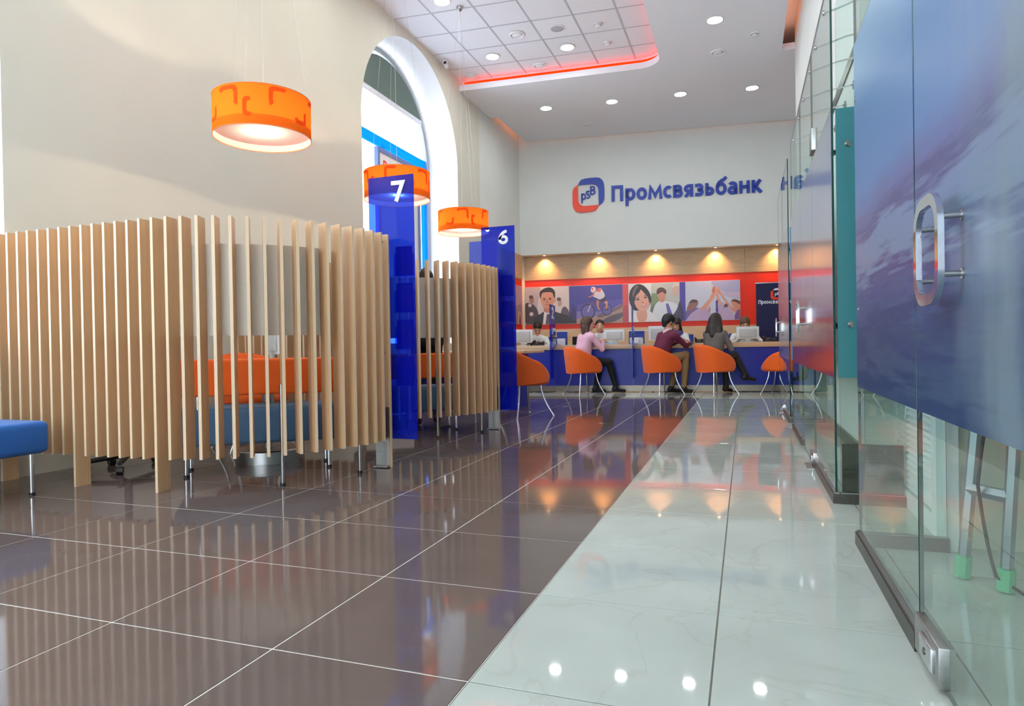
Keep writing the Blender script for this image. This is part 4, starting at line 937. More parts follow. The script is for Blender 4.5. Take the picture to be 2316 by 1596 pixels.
man = [((196, 178, 178), [(0, 0), (0, 1), (.35, 1), (.28, .5), (.3, 0)], 1), ((78, 60, 66), [(.02, 0), (.0, .52), (.10, .58), (.22, .50), (.30, .3), (.3, 0)], 1), ((160, 112, 106), ell(.15, .66, .055, .10), 0), ((86, 62, 62), ell(.14, .74, .05, .05), 0), ((206, 190, 196), ell(.11, .52, .04, .05), 0), ((218, 200, 200), ell(.14, .28, .045, .055), 0),
       ((206, 160, 140), ell(.79, .56, .045, .10), 0), ((110, 84, 82), ell(.77, .66, .05, .05), 0), ((96, 84, 94), [(.82, .34), (.90, .46), (1.0, .30), (1.0, 0), (.8, 0)], 1),
       (SUIT, [(.15, 0), (.20, .18), (.36, .29), (.45, .36), (.62, .36), (.75, .30), (.98, .22), (1.06, .0)], 0), (WH, [(.40, 0), (.43, .34), (.50, .30), (.62, .40), (.66, .30), (.56, 0)], 0), ((104, 78, 92), [(.46, 0), (.49, .26), (.53, .28), (.55, .24), (.55, 0)], 0),
       (SK2, [(.43, .36), (.44, .50), (.62, .52), (.62, .38), (.52, .30)], 1), (SK, [(.36, .62), (.37, .84), (.50, .92), (.64, .86), (.67, .64), (.62, .48), (.52, .42), (.42, .46)], 1), (SK, ell(.675, .63, .02, .06), 0), (DKH, [(.35, .68), (.34, .86), (.44, .96), (.58, .98), (.68, .88), (.68, .70), (.65, .74), (.62, .84), (.50, .86), (.40, .84), (.37, .76)], 1),
       ((60, 40, 36), ell(.44, .685, .035, .012), 0), ((60, 40, 36), ell(.57, .69, .035, .012), 0), ((50, 36, 34), ell(.44, .655, .022, .011), 0), ((50, 36, 34), ell(.57, .658, .022, .011), 0), ((200, 128, 104), [(.495, .66), (.48, .575), (.535, .575)], 1), ((168, 84, 78), [(.44, .535), (.51, .525), (.57, .54), (.51, .508)], 1)]
art('photo_print', mur, -4.638, -3.648, 1.315, 2.14, .2495, (226, 214, 212), man)
art('colour_strip', mur, -3.648, -3.49, 1.315, 2.14, .2495, (72, 70, 160), [((56, 50, 110), [(0, 0), (0, .42), (.3, .3), (.55, .55), (.8, .35), (1, .5), (1, 0)], 1), (SUIT, [(0, 0), (0, .22), (.6, .1), (1, 0)], 1)])
def wheel(cx, cy, r, asp): return [((62, 46, 70), ell(cx, cy, r, r * asp), 0), ((112, 100, 178), ell(cx, cy, r * .84, r * .84 * asp), 0)]
AS = 1.0 / .83
def limb(a, b, w, c): 
    d = (Vector(b) - Vector(a)).normalized(); n = Vector((-d.y, d.x)) * w / 2; return (c, [tuple(Vector(a) + n), tuple(Vector(b) + n * .8), tuple(Vector(b) - n * .8), tuple(Vector(a) - n)], 0)
bike = [((88, 78, 172), [(0, 0), (0, .5), (1, .62), (1, 0)], 0), ((128, 116, 190), [(0, 0), (0, .32), (.5, .3), (1, .4), (1, 0)], 0), ((178, 142, 128), [(0, 0), (0, .12), (.3, .14), (.5, .22), (.75, .34), (1, .46), (1, 0)], 1), ((120, 98, 104), [(.45, .18), (.62, .32), (.8, .36), (1, .48), (1, .40), (.75, .26), (.55, .14)], 1), ((98, 82, 92), [(.55, .02), (.7, .16), (1, .26), (1, .16), (.8, .02)], 1)]
bike += wheel(.25, .30, .155, AS * 1.12) + wheel(.66, .34, .105, AS * 1.2)
bike += [limb((.25, .30), (.33, .58), .016, (150, 70, 90)), limb((.33, .58), (.50, .38), .018, (130, 50, 80)), limb((.50, .38), (.66, .34), .014, (130, 50, 80)), limb((.50, .38), (.53, .56), .014, (130, 50, 80)), limb((.33, .54), (.53, .56), .012, (150, 60, 86)), limb((.26, .66), (.36, .62), .02, (60, 40, 60)),
         limb((.25, .30), (.31, .48), .03, (196, 190, 206)), limb((.47, .60), (.46, .46), .06, (206, 138, 112)), limb((.46, .46), (.50, .34), .04, (206, 138, 112)), limb((.60, .64), (.66, .50), .075, (224, 160, 130)), limb((.66, .50), (.65, .36), .05, (206, 138, 112)), limb((.62, .33), (.70, .37), .04, (60, 46, 60)),
         ((60, 44, 70), [(.48, .60), (.55, .70), (.62, .70), (.65, .58), (.56, .56)], 1), ((222, 216, 226), [(.36, .72), (.42, .84), (.52, .92), (.58, .84), (.62, .70), (.52, .62), (.44, .66)], 1), ((214, 96, 92), [(.43, .84), (.48, .92), (.54, .90), (.52, .82)], 1), limb((.40, .76), (.27, .68), .035, (214, 120, 100)), ((206, 130, 104), ell(.38, .82, .03, .04), 0), ((236, 214, 214), [(.32, .84), (.34, .95), (.42, .94), (.42, .86), (.37, .82)], 1), ((206, 80, 84), ell(.355, .90, .02, .03), 0)]
art('photo_print', mur, -3.49, -2.482, 1.315, 2.14, .2495, (72, 62, 158), bike)
art('colour_strip', mur, -2.482, -2.358, 1.315, 2.14, .2495, (222, 74, 70), [((190, 70, 76), [(0, 0), (0, .3), (.5, .46), (1, .34), (1, 0)], 1)])
woman = [((196, 200, 196), [(.45, 0), (.45, 1), (1, 1), (1, 0)], 0), ((132, 150, 108), [(.44, .45), (.46, .72), (.56, .70), (.6, .5), (.56, .26), (.44, .22)], 1), ((110, 118, 104), [(.40, .2), (.5, .44), (.58, .3), (.5, .1)], 1),
         ((224, 228, 238), [(.50, 0), (.50, .36), (.60, .52), (.72, .52), (.90, .46), (1, .3), (1, 0)], 1), ((112, 98, 178), [(.73, .46), (.78, .46), (.86, .16), (.78, .02)], 0), ((212, 150, 128), ell(.655, .66, .075, .17), 0), ((96, 62, 52), [(.56, .70), (.57, .84), (.66, .88), (.74, .80), (.73, .70), (.66, .76)], 1), ((214, 186, 176), ell(.92, .78, .07, .16), 0), ((228, 214, 204), [(.84, .84), (.9, .98), (1, 1), (1, .9), (.9, .9)], 1), ((70, 62, 92), [(.94, .3), (1, .5), (1, 0), (.8, 0)], 1),
         ((44, 32, 34), [(.02, .52), (.03, .80), (.14, .97), (.28, .96), (.40, .80), (.45, .58), (.40, .40), (.28, .34), (.12, .30)], 1), ((120, 98, 96), [(.08, .72), (.12, .90), (.19, .96), (.17, .80), (.12, .62)], 1), (WH, [(-.04, 0), (.04, .16), (.16, .24), (.40, .28), (.52, .12), (.56, -.02)], 1), ((226, 164, 140), [(.20, 0), (.16, .26), (.34, .30), (.36, .10), (.30, 0)], 1),
         ((232, 172, 150), [(.12, .50), (.14, .72), (.24, .84), (.36, .72), (.42, .52), (.38, .34), (.28, .28), (.18, .34)], 1), ((44, 32, 34), [(.10, .62), (.16, .86), (.24, .88), (.22, .78), (.15, .68), (.13, .55)], 1), ((44, 32, 34), [(.24, .88), (.38, .78), (.45, .58), (.41, .50), (.38, .64), (.28, .80)], 1),
         ((54, 36, 36), ell(.185, .585, .035, .018, .3), 0), ((54, 36, 36), ell(.335, .635, .03, .018, .3), 0), ((60, 42, 40), ell(.18, .63, .045, .008, .35), 0), ((60, 42, 40), ell(.34, .685, .04, .008, .3), 0), ((214, 148, 126), [(.265, .56), (.26, .48), (.31, .50)], 1), ((206, 96, 100), [(.23, .425), (.29, .42), (.36, .48), (.31, .385)], 1), (WH, [(.25, .425), (.29, .425), (.345, .465), (.30, .405)], 1)]
art('photo_print', mur, -2.358, -1.282, 1.315, 2.14, .2495, (226, 230, 232), woman)
art('colour_strip', mur, -1.282, -1.164, 1.315, 2.14, .2495, (82, 68, 168), [((66, 56, 92), [(0, .1), (0, .5), (.5, .3), (.6, .05)], 1)])
hands = [((176, 178, 216), [(.5, 1), (1, 1), (1, .6), (.6, .8)], 1), ((196, 170, 206), [(.02, 0), (.12, .2), (.30, .34), (.42, .26), (.48, 0)], 1), ((120, 98, 150), [(.0, .02), (.0, .24), (.14, .32), (.24, .32), (.10, .18)], 1), ((198, 172, 206), [(.55, 0), (.60, .34), (.66, .46), (.80, .30), (.92, .06), (.92, 0)], 1), ((128, 98, 150), [(.90, 0), (.92, .2), (1, .26), (1, 0)], 1),
         ((150, 104, 96), [(.02, .26), (.07, .46), (.14, .53), (.23, .50), (.22, .38), (.14, .30)], 1), ((96, 66, 66), [(.06, .44), (.12, .54), (.22, .52), (.2, .46), (.12, .46)], 1), ((216, 148, 124), [(.83, .46), (.87, .50), (.98, .42), (1, .28), (.92, .24), (.86, .36)], 1), ((110, 74, 66), [(.84, .48), (.90, .52), (1, .46), (1, .38), (.92, .44)], 1),
         ((226, 160, 136), [(.27, .28), (.34, .40), (.44, .56), (.50, .72), (.54, .84), (.565, .76), (.54, .62), (.47, .46), (.38, .30)], 1), ((232, 168, 144), [(.55, .74), (.57, .60), (.60, .44), (.66, .40), (.62, .58), (.58, .76)], 1), ((220, 150, 128), [(.58, .74), (.64, .64), (.76, .40), (.90, .16), (.93, .24), (.84, .34), (.72, .56), (.62, .76)], 1), ((226, 166, 146), [(.53, .86), (.56, .80), (.64, .74), (.68, .70), (.62, .80), (.55, .88)], 1), ((204, 186, 214), [(.64, .74), (.74, .70), (1.0, .68), (1.0, .54), (.84, .58), (.68, .66)], 1),
         ((206, 128, 108), [(.49, .72), (.50, .82), (.53, .86), (.55, .78), (.53, .70)], 1), ((206, 128, 112), [(.42, .22), (.44, .36), (.46, .24)], 1), ((206, 120, 110), [(.55, .22), (.58, .40), (.60, .22)], 1), ((120, 84, 84), [(.70, .32), (.74, .42), (.78, .34)], 1)]
art('photo_print', mur, -1.164, -.057, 1.315, 2.14, .2495, (206, 212, 232), hands)
lpz = thing('photo_mural', 'narrow photograph on the left return of the red wall, by panel 6', 'poster', (XL + .012, 13.2, 0))
t = MB(); t.box(0, .018, -.45, .50, 1.31, 2.145, white_plastic); t.build('backing_board', lpz)
art('photo_print', lpz, -.45, .50, 1.315, 2.14, .0, (150, 128, 150), [((188, 150, 170), [(0, .5), (0, 1), (1, 1), (1, .6), (.5, .45)], 1), ((212, 170, 150), [(.7, 0), (.74, .26), (.86, .34), (.98, .22), (1, 0)], 1), ((120, 80, 84), [(.80, 0), (.84, .24), (.9, .24), (.93, 0)], 1)], Matrix.Translation((.018, 0, 0)) @ Matrix(((0, -1, 0, 0), (1, 0, 0, 0), (0, 0, 1, 0), (0, 0, 0, 1))))
# navy roll-up banner
ban = bthing('roll_up_banner', 'navy roll-up banner with bank emblem and white name behind the counter', 'banner', .52, -.5)
t = MB(); t.box(-.37, .37, -.002, .002, .06, 1.99, navy); t.build('banner_sheet', ban)
t = MB(); t.rbox(-.40, .40, -.06, .06, 0, .06, .02, alu); t.build('base_case', ban, 40); t = MB(); t.rbox(-.38, .38, -.010, .010, 1.985, 2.005, .003, alu); t.build('top_bar', ban, 40)
t = MB(); t.tube([(0, .02, .05), (0, .02, 1.99)], .008, alu, 8); t.build('pole', ban)
emblem(ban, .045, 1.775, .29, .235, -.0035, -.0022, white_ink, sign_red, white_ink)
x = -.325
for ch, w in zip('Промсвязьбанк', (.05, .045, .047, .06, .038, .042, .042, .038, .04, .047, .043, .045, .045)):
    t = MB(); char_mesh(t, ch, x, 1.585, w, .075, .058, .014, -.0035, -.0022, white_ink); t.build('letter', ban); x += w + .006
# warm spots under the ledge
for s, l in [(-4.167, 'first warm spot from the left under the white ledge'), (-2.974, 'second warm spot from the left under the white ledge'), (-1.766, 'third warm spot from the left, middle of the white ledge'), (-.548, 'fourth warm spot from the left under the white ledge'), (.67, 'fifth warm spot under the ledge, beside the glass edge')]:
    r = bthing('ledge_spotlight', l, 'spotlight', s, .14, 2.825, 0, 'warm spots under the ledge')
    t = MB(); t.lathe([(.045, 0), (.045, -.006), (.034, -.008), (.030, 0)], chrome, 20); t.build('bezel', r, 40)
    t = MB(); t.prism([(.03 * math.cos(2 * PI * i / 14), .03 * math.sin(2 * PI * i / 14)) for i in range(14)], -.004, -.001, lens_warm, 'z'); t.build('lens', r); lens_warm.cycles.emission_sampling = 'NONE'
    sd = bpy.data.lights.new('spot_light', 'SPOT'); sd.energy = 46; sd.color = (1, .54, .22); sd.spot_size = math.radians(112); sd.spot_blend = 1.0; sd.shadow_soft_size = .02
    so_ = bpy.data.objects.new('spot_light', sd); COL.objects.link(so_); so_.parent = r; so_.location = (0, 0, -.012); so_.rotation_euler = (math.radians(11), 0, 0)

# ================================================================== people (one continuous skin each, grown from a distance field)
def _cap(P, a, b, ra, rb):
    a = np.array(a); b = np.array(b); ab = b - a; t = np.clip(((P - a) @ ab) / max(ab @ ab, 1e-9), 0, 1)
    return np.linalg.norm(P - a - t[..., None] * ab, axis=-1) - (ra + (rb - ra) * t)
def _ell(P, c, r, R):
    q = (P - np.array(c)) @ np.array(R); r = np.array(r); k0 = np.linalg.norm(q / r, axis=-1); k1 = np.linalg.norm(q / (r * r), axis=-1)
    return k0 * (k0 - 1) / np.maximum(k1, 1e-6)
def pdist(P, p): return _cap(P, *p['g']) if p['t'] == 'c' else _ell(P, *p['g'])
def pbox(p):
    if p['t'] == 'c':
        a, b, ra, rb = p['g']; a = np.array(a); b = np.array(b); r = max(ra, rb); return np.minimum(a, b) - r, np.maximum(a, b) + r
    c, r, R = p['g']; m = max(r); c = np.array(c); return c - m, c + m
def grow(prims, res, mats, name):
    """smooth union of the primitives, meshed with surface nets; faces take the material of the nearest primitive"""
    lo = np.min([pbox(p)[0] for p in prims if p['op'] == 'u'], axis=0) - 3 * res; hi = np.max([pbox(p)[1] for p in prims if p['op'] == 'u'], axis=0) + 3 * res
    n = np.ceil((hi - lo) / res).astype(int) + 1
    ax = [lo[i] + res * np.arange(n[i]) for i in range(3)]; D = np.full(n, .2)
    for p in prims:
        a, b = pbox(p); pad = p['k'] + .025
        i0 = np.maximum(((a - pad - lo) / res).astype(int), 0); i1 = np.minimum(((b + pad - lo) / res).astype(int) + 2, n)
        sl = tuple(slice(i0[i], i1[i]) for i in range(3)); G = np.stack(np.meshgrid(*[ax[i][sl[i]] for i in range(3)], indexing='ij'), -1)
        d = pdist(G, p); o = D[sl]; k = max(p['k'], 1e-4)
        if p['op'] == 'u': h = np.maximum(k - np.abs(o - d), 0) / k; D[sl] = np.minimum(o, d) - h * h * k / 4
        else: d = -d; h = np.maximum(k - np.abs(o - d), 0) / k; D[sl] = np.maximum(o, d) + h * h * k / 4
    S = D < 0
    c8 = [S[i:n[0] - 1 + i, j:n[1] - 1 + j, k:n[2] - 1 + k] for i in (0, 1) for j in (0, 1) for k in (0, 1)]
    cnt = sum(c.astype(np.int8) for c in c8); act = (cnt > 0) & (cnt < 8)
    idx = np.full(act.shape, -1, int); cells = np.argwhere(act); idx[act] = np.arange(len(cells))
    acc = np.zeros((len(cells), 3)); num = np.zeros(len(cells))
    cor = [(i, j, k) for i in (0, 1) for j in (0, 1) for k in (0, 1)]
    for a in cor:
        for axn in range(3):
            if a[axn]: continue
            b = list(a); b[axn] = 1
            da = D[cells[:, 0] + a[0], cells[:, 1] + a[1], cells[:, 2] + a[2]]; db = D[cells[:, 0] + b[0], cells[:, 1] + b[1], cells[:, 2] + b[2]]
            m = (da < 0) != (db < 0); f = np.where(m, da / np.where(m, da - db, 1), 0)
            pt = np.tile(np.array(a, float), (len(cells), 1)); pt[:, axn] += f; acc[m] += pt[m]; num[m] += 1
    V = lo + res * (cells + acc / num[:, None]); F = []
    for axn in range(3):
        o1, o2 = [(1, 2), (2, 0), (0, 1)][axn]
        s0 = [slice(None)] * 3; s1 = [slice(None)] * 3; s0[axn] = slice(0, n[axn] - 1); s1[axn] = slice(1, n[axn])
        e = np.argwhere(S[tuple(s0)] != S[tuple(s1)]); e = e[(e[:, o1] > 0) & (e[:, o2] > 0) & (e[:, o1] < n[o1] - 1) & (e[:, o2] < n[o2] - 1)]
        ins = S[e[:, 0], e[:, 1], e[:, 2]]; q = []
        for d1, d2 in ((1, 1), (0, 1), (0, 0), (1, 0)): c = e.copy(); c[:, o1] -= d1; c[:, o2] -= d2; q.append(idx[c[:, 0], c[:, 1], c[:, 2]])
        q = np.stack(q, 1); q[~ins] = q[~ins][:, ::-1]; F.append(q)
    F = np.concatenate(F); C_ = V[F].mean(1); best = np.full(len(F), 9.0); lab = np.zeros(len(F), int); keys = list(mats)
    for p in prims:
        if p['op'] != 'u' or p.get('tight'): continue
        d = pdist(C_, p) - p.get('bias', 0); m = d < best; best[m] = d[m]; lab[m] = keys.index(p['l'])
    for p in prims:      # small marks of the face: only where the surface really is theirs
        if p.get('tight'): lab[pdist(C_, p) < p['tight']] = keys.index(p['l'])
    me = bpy.data.meshes.new(name); me.from_pydata(V.tolist(), [], F.tolist())
    for k in keys: me.materials.append(mats[k])
    me.polygons.foreach_set('material_index', lab.astype(np.int32)); me.polygons.foreach_set('use_smooth', [True] * len(F)); me.update(); return me
def C(a, b, ra, rb, l, k=.03, bias=0.0): return dict(t='c', g=(tuple(a), tuple(b), ra, rb), l=l, k=k, op='u', bias=bias)
def Ee(c, r, l, k=.03, R=None, op='u', bias=0.0): return dict(t='e', g=(tuple(c), tuple(r), R if R is not None else np.eye(3)), l=l, k=k, op=op, bias=bias)
def rot(yaw, pitch, roll=0.0):
    """head frame -> body: pitch > 0 looks down, yaw > 0 looks to the figure's right"""
    a = np.array(Matrix.Rotation(-yaw, 3, 'Z') @ Matrix.Rotation(-pitch, 3, 'X') @ Matrix.Rotation(roll, 3, 'Y')); return a
def ik(S, T, l1, l2, pole):
    S, T, pole = Vector(S), Vector(T), Vector(pole); d = T - S; L = min(d.length, l1 + l2 - .005); u = d.normalized(); T = S + u * L
    a = (l1 * l1 - l2 * l2 + L * L) / (2 * L); h = math.sqrt(max(l1 * l1 - a * a, 0)); w = (pole - u * pole.dot(u)).normalized(); return S + u * a + w * h, T
def hand(pr, E_, W, side, sk, curl=.5, up=Vector((0, 0, 1))):
    """palm and five fingers beyond the wrist W, forearm coming from E_"""
    d = (Vector(W) - Vector(E_)).normalized(); n = (up - d * up.dot(d)).normalized(); s = d.cross(n) * side
    pc = Vector(W) + d * .045; R = np.array([list(s), list(d), list(n)]).T
    pr.append(Ee(pc, (.038, .052, .017), sk, .012, R))
    for i, (o, L) in enumerate(((.027, .062), (.009, .072), (-.009, .068), (-.026, .052))):
        b = pc + d * .042 + s * o; m = b + (d * math.cos(curl * .6) - n * math.sin(curl * .6)) * L * .55; t_ = m + (d * math.cos(curl * 1.5) - n * math.sin(curl * 1.5)) * L * .45
        pr.append(C(b, m, .0092, .0088, sk, .006)); pr.append(C(m, t_, .0088, .0076, sk, .006))
    b = pc - d * .015 + s * .034; m = b + (d * .7 + s * .7).normalized() * .04 - n * .01; pr.append(C(b, m, .012, .010, sk, .01)); pr.append(C(m, m + (d * .9 + s * .2).normalized() * .03 - n * .006, .010, .0085, sk, .006))
def figure(label, mats, pos, heading, lean=(0, 0), male=False, hands=((-.15, .35, .80), (.15, .35, .80)), poles=((-1, -.6, -.8), (1, -.6, -.8)), sleeve='top', head=(0, 0), knees=None, ankles=None, toes=None, hair='short', hair_m=None, collar=None, skirt=False, seat=.475, extra=None, curl=.5, hs=1.0):
    pr = []; sw = .185 if male else .155; g = 1.06 if male else 1.0
    H = Vector((0, 0, seat + .09)); NB = H + Vector((lean[0], lean[1], .465 * (1.02 if male else 1.0) * math.sqrt(max(.6, 1 - (lean[0] ** 2 + lean[1] ** 2) / .25))))
    def mid(f): q = H.lerp(NB, f); q.y -= .03 * math.sin(PI * f); return q
    T_, B_ = 'top', 'bottom'
    for s in (-1, 1):
        pr.append(Ee(H + Vector((.075 * s, -.02, -.0)), (.115 * g, .13, .11), B_, .05))
        pr.append(C(mid(.12) + Vector((.055 * s, 0, 0)), mid(.42) + Vector((.05 * s, .0, 0)), .105 * g, .095 * g, T_, .05))
        pr.append(C(mid(.45) + Vector((.055 * s, 0, 0)), mid(.78) + Vector((.075 * s, 0, 0)), .098 * g, .10 * g, T_, .05))
        if not male: pr.append(Ee(mid(.66) + Vector((.065 * s, .085, 0)), (.055, .05, .055), T_, .04))
    S_ = [NB + Vector((-sw, -.01, -.055)), NB + Vector((sw, -.01, -.055))]
    pr.append(C(S_[0], S_[1], .055 * g, .055 * g, T_, .05)); pr.append(C(NB + Vector((-.06, 0, -.02)), NB + Vector((.06, 0, -.02)), .055, .055, T_, .05))
    hc = NB + Vector((0, .025, .165)); Rh = rot(*head); hp = lambda x, y, z: tuple(np.array(hc) + Rh @ (np.array((x, y, z)) * hs))
    pr.append(C(NB + Vector((0, -.005, .0)), Vector(hp(0, -.02, -.06)), .054 * g, .05 * g, 'skin', .03))
    if collar: pr.append(C(NB + Vector((0, .0, .0)), NB + Vector((0, .004, .035)), .066 * g, .060 * g, collar, .01, .003))
    sk = 'skin'
    pr += [Ee(hp(0, -.014, .032), (.076 * hs, .094 * hs, .086 * hs), sk, .02, Rh), Ee(hp(0, .018, -.022), (.063 * hs, .074 * hs, .090 * hs), sk, .03, Rh), Ee(hp(0, .038, -.080), (.042 * hs, .042 * hs, .034 * hs), sk, .03, Rh),
           C(hp(0, .086, .004), hp(0, .106, -.028), .008, .0135, sk, .012)]
    mk = lambda q, t_: (q.update(tight=t_), q)[1]
    for s in (-1, 1):
        pr += [Ee(hp(.076 * s, -.006, -.008), (.011, .022, .031), sk, .008, Rh), mk(Ee(hp(.031 * s, .0795, .006), (.0125, .009, .0055), 'eye', .003, Rh), .0025), mk(C(hp(.016 * s, .086, .026), hp(.046 * s, .073, .027), .003, .0025, 'brow', .003), .0025)]
    pr.append(mk(C(hp(-.018, .0815, -.062), hp(.018, .0815, -.062), .006, .006, 'lips', .004), .0022))
    for i, s in ((0, -1), (1, 1)):
        if hands[i] is None: continue
        E_, W = ik(S_[i], hands[i], .275 * g, .25 * g, poles[i]); md = S_[i].lerp(E_, .55)
        pr.append(C(S_[i], md, .050 * g, .045 * g, T_, .03)); pr.append(C(md, E_, .045 * g, .039 * g, T_ if sleeve == 'top' else sk, .015)); pr.append(C(E_, W, .039 * g, .029 * g, (T_ if sleeve == 'top' else sk), .02)); hand(pr, E_, W, -s, sk, curl)
    knees = knees or ((-.11, .43, .515), (.11, .43, .515)); ankles = ankles or ((-.11, .42, .09), (.11, .42, .09)); toes = toes or tuple((a[0], a[1] + .15, .035) for a in ankles)
    for i, s in ((0, -1), (1, 1)):
        hp_ = H + Vector((.085 * s, .02, 0)); pr.append(C(hp_, knees[i], .088 * g, .062 * g, B_, .04)); kn, an = Vector(knees[i]), Vector(ankles[i])
        pr.append(C(kn, kn.lerp(an, .35), .060 * g, .058 * g, 'leg', .02)); pr.append(C(kn.lerp(an, .35), an, .058 * g, .040, 'leg', .02))
        t_ = Vector(toes[i]); d = (t_ - an); he = an + Vector((0, 0, -.045)) - Vector((d.x, d.y, 0)).normalized() * .03
        pr.append(C(an, he, .042, .036, 'shoe', .02)); pr.append(C(he, t_, .036, .028, 'shoe', .03))
    if extra: pr += extra(hp, NB, mid, S_)
    mm = dict(top=mats['top'], bottom=mats['bottom'], skin=mats.get('skin', skin_m), eye=eye_m, brow=hair_m or hair_dk, lips=lips_m, leg=mats.get('leg', mats['bottom']), shoe=mats.get('shoe', black_plastic), collar=mats.get('collar', paper), accent=mats.get('accent', paper))
    o = link('person', grow(pr, .0066, mm, 'person')); tag(o, label, 'person')
    # hair
    h = []
    if hair:
        h.append(Ee(hp(0, -.022, .042), (.087 * hs, .102 * hs, .090 * hs), 'h', .02, Rh))
        if hair == 'long': h += [C(hp(-.06, -.04, .0), hp(-.10, -.06, -.19), .055, .055, 'h', .04), C(hp(.06, -.04, .0), hp(.10, -.06, -.19), .055, .055, 'h', .04), C(hp(-.10, -.07, -.12), hp(-.11, -.07, -.25), .035, .02, 'h', .02), C(hp(.10, -.07, -.12), hp(.115, -.07, -.24), .035, .02, 'h', .02), C(hp(0, -.08, .0), hp(0, -.10, -.24), .06, .05, 'h', .05), C(hp(-.045, -.09, -.1), hp(-.06, -.085, -.27), .045, .02, 'h', .03), C(hp(.045, -.09, -.1), hp(.05, -.085, -.26), .045, .02, 'h', .03)]
        if hair == 'bob': h += [C(hp(-.06, -.03, .0), hp(-.075, -.035, -.13), .042, .03, 'h', .04), C(hp(.06, -.03, .0), hp(.075, -.035, -.13), .042, .03, 'h', .04), C(hp(0, -.075, .0), hp(0, -.085, -.16), .055, .03, 'h', .05), C(hp(-.04, -.08, -.06), hp(-.05, -.08, -.19), .035, .012, 'h', .03), C(hp(.04, -.08, -.06), hp(.045, -.08, -.18), .035, .012, 'h', .03)]
        if hair == 'short': h += [Ee(hp(0, -.02, .052), (.092 * hs, .107 * hs, .094 * hs), 'h', .02, Rh), C(hp(-.025, -.078, .0), hp(-.02, -.072, -.075), .045, .026, 'h', .03), C(hp(.025, -.078, .0), hp(.02, -.072, -.075), .045, .026, 'h', .03)] + [C(hp(.076 * q, .012, .01), hp(.073 * q, .016, -.05), .012, .007, 'h', .01) for q in (-1, 1)]
        if hair == 'back': h += [Ee(hp(0, -.105, -.02), (.045, .04, .045), 'h', .02, Rh)]
        if hair == 'bun': h += [Ee(hp(0, -.10, .075), (.05, .045, .045), 'h', .015, Rh)]
        if hair == 'pony': h += [C(hp(0, -.10, .0), hp(-.03, -.12, -.10), .03, .034, 'h', .02), C(hp(-.03, -.12, -.10), hp(-.075, -.05, -.20), .034, .02, 'h', .02)]
        if hair == 'fringe': h += [C(hp(-.07, .02, .02), hp(-.085, .01, -.14), .028, .022, 'h', .02), C(hp(.07, .02, .02), hp(.085, .01, -.17), .028, .026, 'h', .02), Ee(hp(0, .062, .058), (.066, .03, .03), 'h', .02, Rh), C(hp(.03, -.09, -.02), hp(.09, -.03, -.20), .04, .028, 'h', .03)]
        cut = dict(short=(0, .098, -.028), bun=(0, .09, -.03)).get(hair, (0, .088, -.03))
        h.append(Ee(hp(*cut), (.066 * hs, .075 * hs, .082 * hs), 'h', .012, Rh, op='s'))
        if hair == 'fringe': h[-1] = Ee(hp(0, .10, -.045), (.058, .075, .075), 'h', .012, Rh, op='s')
        ho = link('hair', grow(h, .0085, {'h': hair_m or hair_dk}, 'hair'), o)
    return o
def seat_b(o, s, ly, heading): return put_b(o, s, ly, 0, -math.radians(heading))
pink = mat('pink_shirt', (226, 178, 196), .8, var=.05, scale=(14, 14, 5)); blk = mat('black_trousers', (22, 22, 24), .8); maroon = mat('maroon_knit', (104, 36, 62), .9, bump=.2, bscale=300, var=.06, scale=(20, 20, 8)); khaki = mat('khaki_trousers', (150, 122, 84), .85)
greyk = mat('grey_cardigan', (104, 96, 92), .9, var=.06, scale=(20, 20, 8)); dkbrown = mat('dark_brown_boots', (40, 28, 24), .5); whiteb = mat('white_blouse', (232, 232, 228), .8); vest = mat('dark_vest', (40, 38, 44), .8); scarfm = mat('purple_scarf', (96, 70, 136), .7); brownsh = mat('brown_shoes', (44, 30, 30), .45)
p = figure('customer in a pink shirt with shoulder-length brown hair, holding a paper', dict(top=pink, bottom=blk, shoe=black_plastic), None, 50, lean=(.03, .06), hands=((-.04, .36, .88), (.10, .34, .86)), head=(.25, .05), knees=((-.10, .42, .52), (.12, .44, .53)), ankles=((-.08, .30, .11), (.15, .55, .11)), toes=((-.02, .44, .035), (.2, .69, .035)), hair='bob', hair_m=hair_md); seat_b(p, -2.99, -3.10, 50)
p = figure('dark-haired man in a maroon sweater leaning on the counter with a pen', dict(top=maroon, bottom=khaki, shoe=brownsh, skin=skin2_m, collar=mat('pale_collar', (220, 190, 196), .8)), None, 54, lean=(.04, .13), male=True, hands=((-.12, .45, .86), (.06, .56, .83)), head=(.15, .25), knees=((-.12, .44, .53), (.12, .42, .64)), ankles=((-.12, .30, .10), (.14, .36, .10)), toes=((-.1, .45, .035), (.20, .50, .035)), hair='short', hair_m=hair_bk, collar='collar'); seat_b(p, -1.72, -3.10, 54)
p = figure('woman in a grey cardigan seen from behind with long curly brown hair', dict(top=greyk, bottom=mat('dark_grey_skirt', (48, 42, 42), .8), leg=mat('dark_tights', (38, 32, 32), .7), shoe=dkbrown), None, 34, lean=(.0, .04), hands=((-.05, .30, .74), (.10, .28, .74)), poles=((-1, -1.0, -.5), (1, -1.0, -.5)), head=(0, .05), knees=((-.05, .43, .53), (.12, .44, .61)), ankles=((.0, .36, .11), (.27, .50, .30)), toes=((.02, .49, .035), (.36, .62, .22)), hair='long', hair_m=hair_dk); seat_b(p, -.86, -3.08, 34)
def lapel(hp, NB, mid, S_): return [C(mid(.70) + Vector((s * .10, .065, 0)), mid(.30) + Vector((s * .06, .085, 0)), .055, .055, 'accent', .02, .004) for s in (-1, 1)]
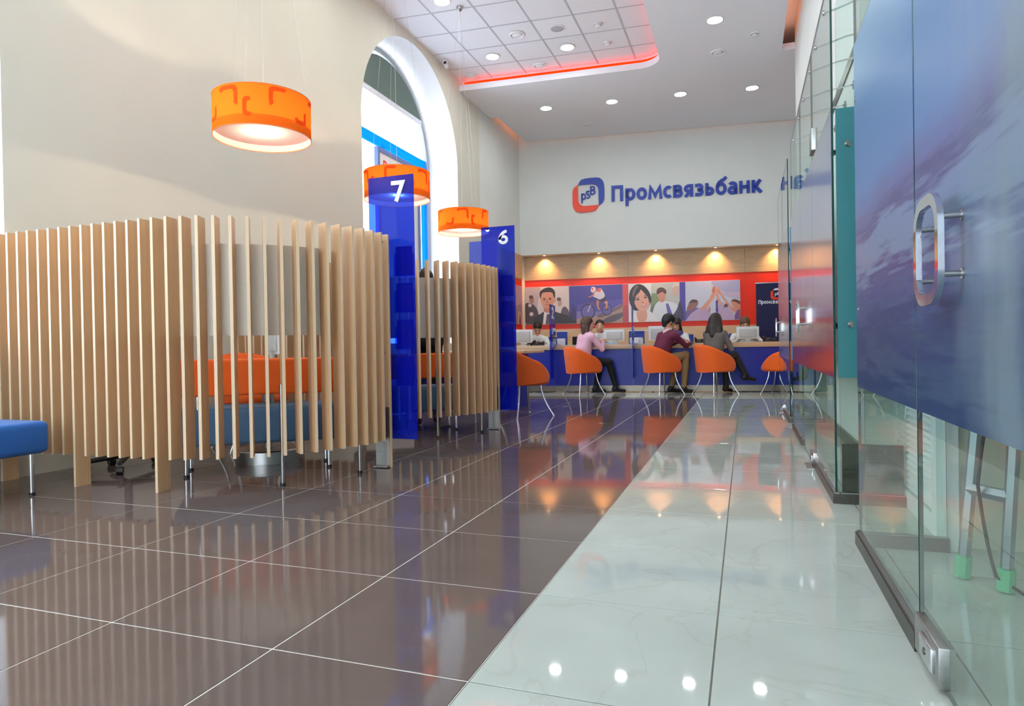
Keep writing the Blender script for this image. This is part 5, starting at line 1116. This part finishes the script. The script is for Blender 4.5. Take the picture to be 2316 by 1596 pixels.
p = figure('teller bowed over her papers at the far left of the counter', dict(top=whiteb, bottom=vest, accent=vest), None, 180, lean=(.0, .13), hands=((-.12, .40, .88), (.14, .42, .88)), head=(-.1, .75), hair='back', hair_m=hair_dk, extra=lapel); seat_b(p, -4.05, -1.37, 180)
p = figure('teller in white blouse and dark vest facing the pink-shirted customer', dict(top=whiteb, bottom=vest, accent=vest), None, 180, lean=(.0, .06), hands=((-.14, .42, .88), (.12, .42, .88)), head=(-.12, -.02), hair='pony', hair_m=hair_dk, extra=lapel); seat_b(p, -2.84, -1.42, 180)
def scarf(hp, NB, mid, S_): return [C(NB + Vector((-.06, .03, .01)), NB + Vector((.06, .03, .01)), .05, .05, 'accent', .02, .004), C(NB + Vector((-.02, .075, -.02)), mid(.62) + Vector((-.05, .13, 0)), .032, .03, 'accent', .015, .006)]
p = figure('teller with dark fringe and purple scarf facing the man in maroon', dict(top=whiteb, bottom=vest, accent=scarfm), None, 200, lean=(.0, .07), hands=((-.12, .42, .88), (.16, .40, .88)), sleeve='short', head=(.15, .30), hair='fringe', hair_m=hair_dk, extra=scarf); seat_b(p, -1.38, -1.42, 196)
p = figure('male teller with short brown hair behind the right-hand monitor', dict(top=whiteb, bottom=vest), None, 180, lean=(.0, .08), male=True, hands=((-.15, .40, .88), (.15, .40, .88)), head=(0, .35), hair='short', hair_m=mat('brown_hair', (104, 76, 54), .6, var=.2, scale=(90, 90, 8)), hs=.98, seat=.44); seat_b(p, -.19, -1.40, 180)
p = figure('person in black with a hair bun standing inside the farther slatted booth', dict(top=blk, bottom=blk, shoe=brownsh), None, 0, lean=(0, .03), hands=((-.12, .25, 1.05), (.12, .25, 1.05)), head=(0, .15), ankles=((-.10, -.04, .10), (.10, .10, .10)), toes=((-.10, .10, .035), (.11, .24, .035)), knees=((-.10, .02, .49), (.10, .09, .49)), hair='bun', hair_m=hair_dk, seat=.83); p.location = (-3.22, 6.36, 0); p.rotation_euler.z = math.radians(25)
# held things
o = MB(); o.box(-.055, .055, -.0015, .0015, -.075, .085, paper); pp = o.build('paper_sheet'); tag(pp, 'white sheet of paper held up by the customer in pink', 'paper'); put_b(pp, -2.72, -2.86, .95, -.3); pp.rotation_euler = (math.radians(18), math.radians(16), PHI - .3)
o = MB(); o.tube([(0, 0, 0), (-.07, .02, .09)], [.003, .004], black_plastic, 8); o.tube([(-.07, .02, .09), (-.075, .0214, .096)], [.004, .002], black_plastic, 8); pn = o.build('pen'); tag(pn, 'dark pen in the hand of the man in maroon', 'pen'); put_b(pn, -1.20, -2.80, .79)
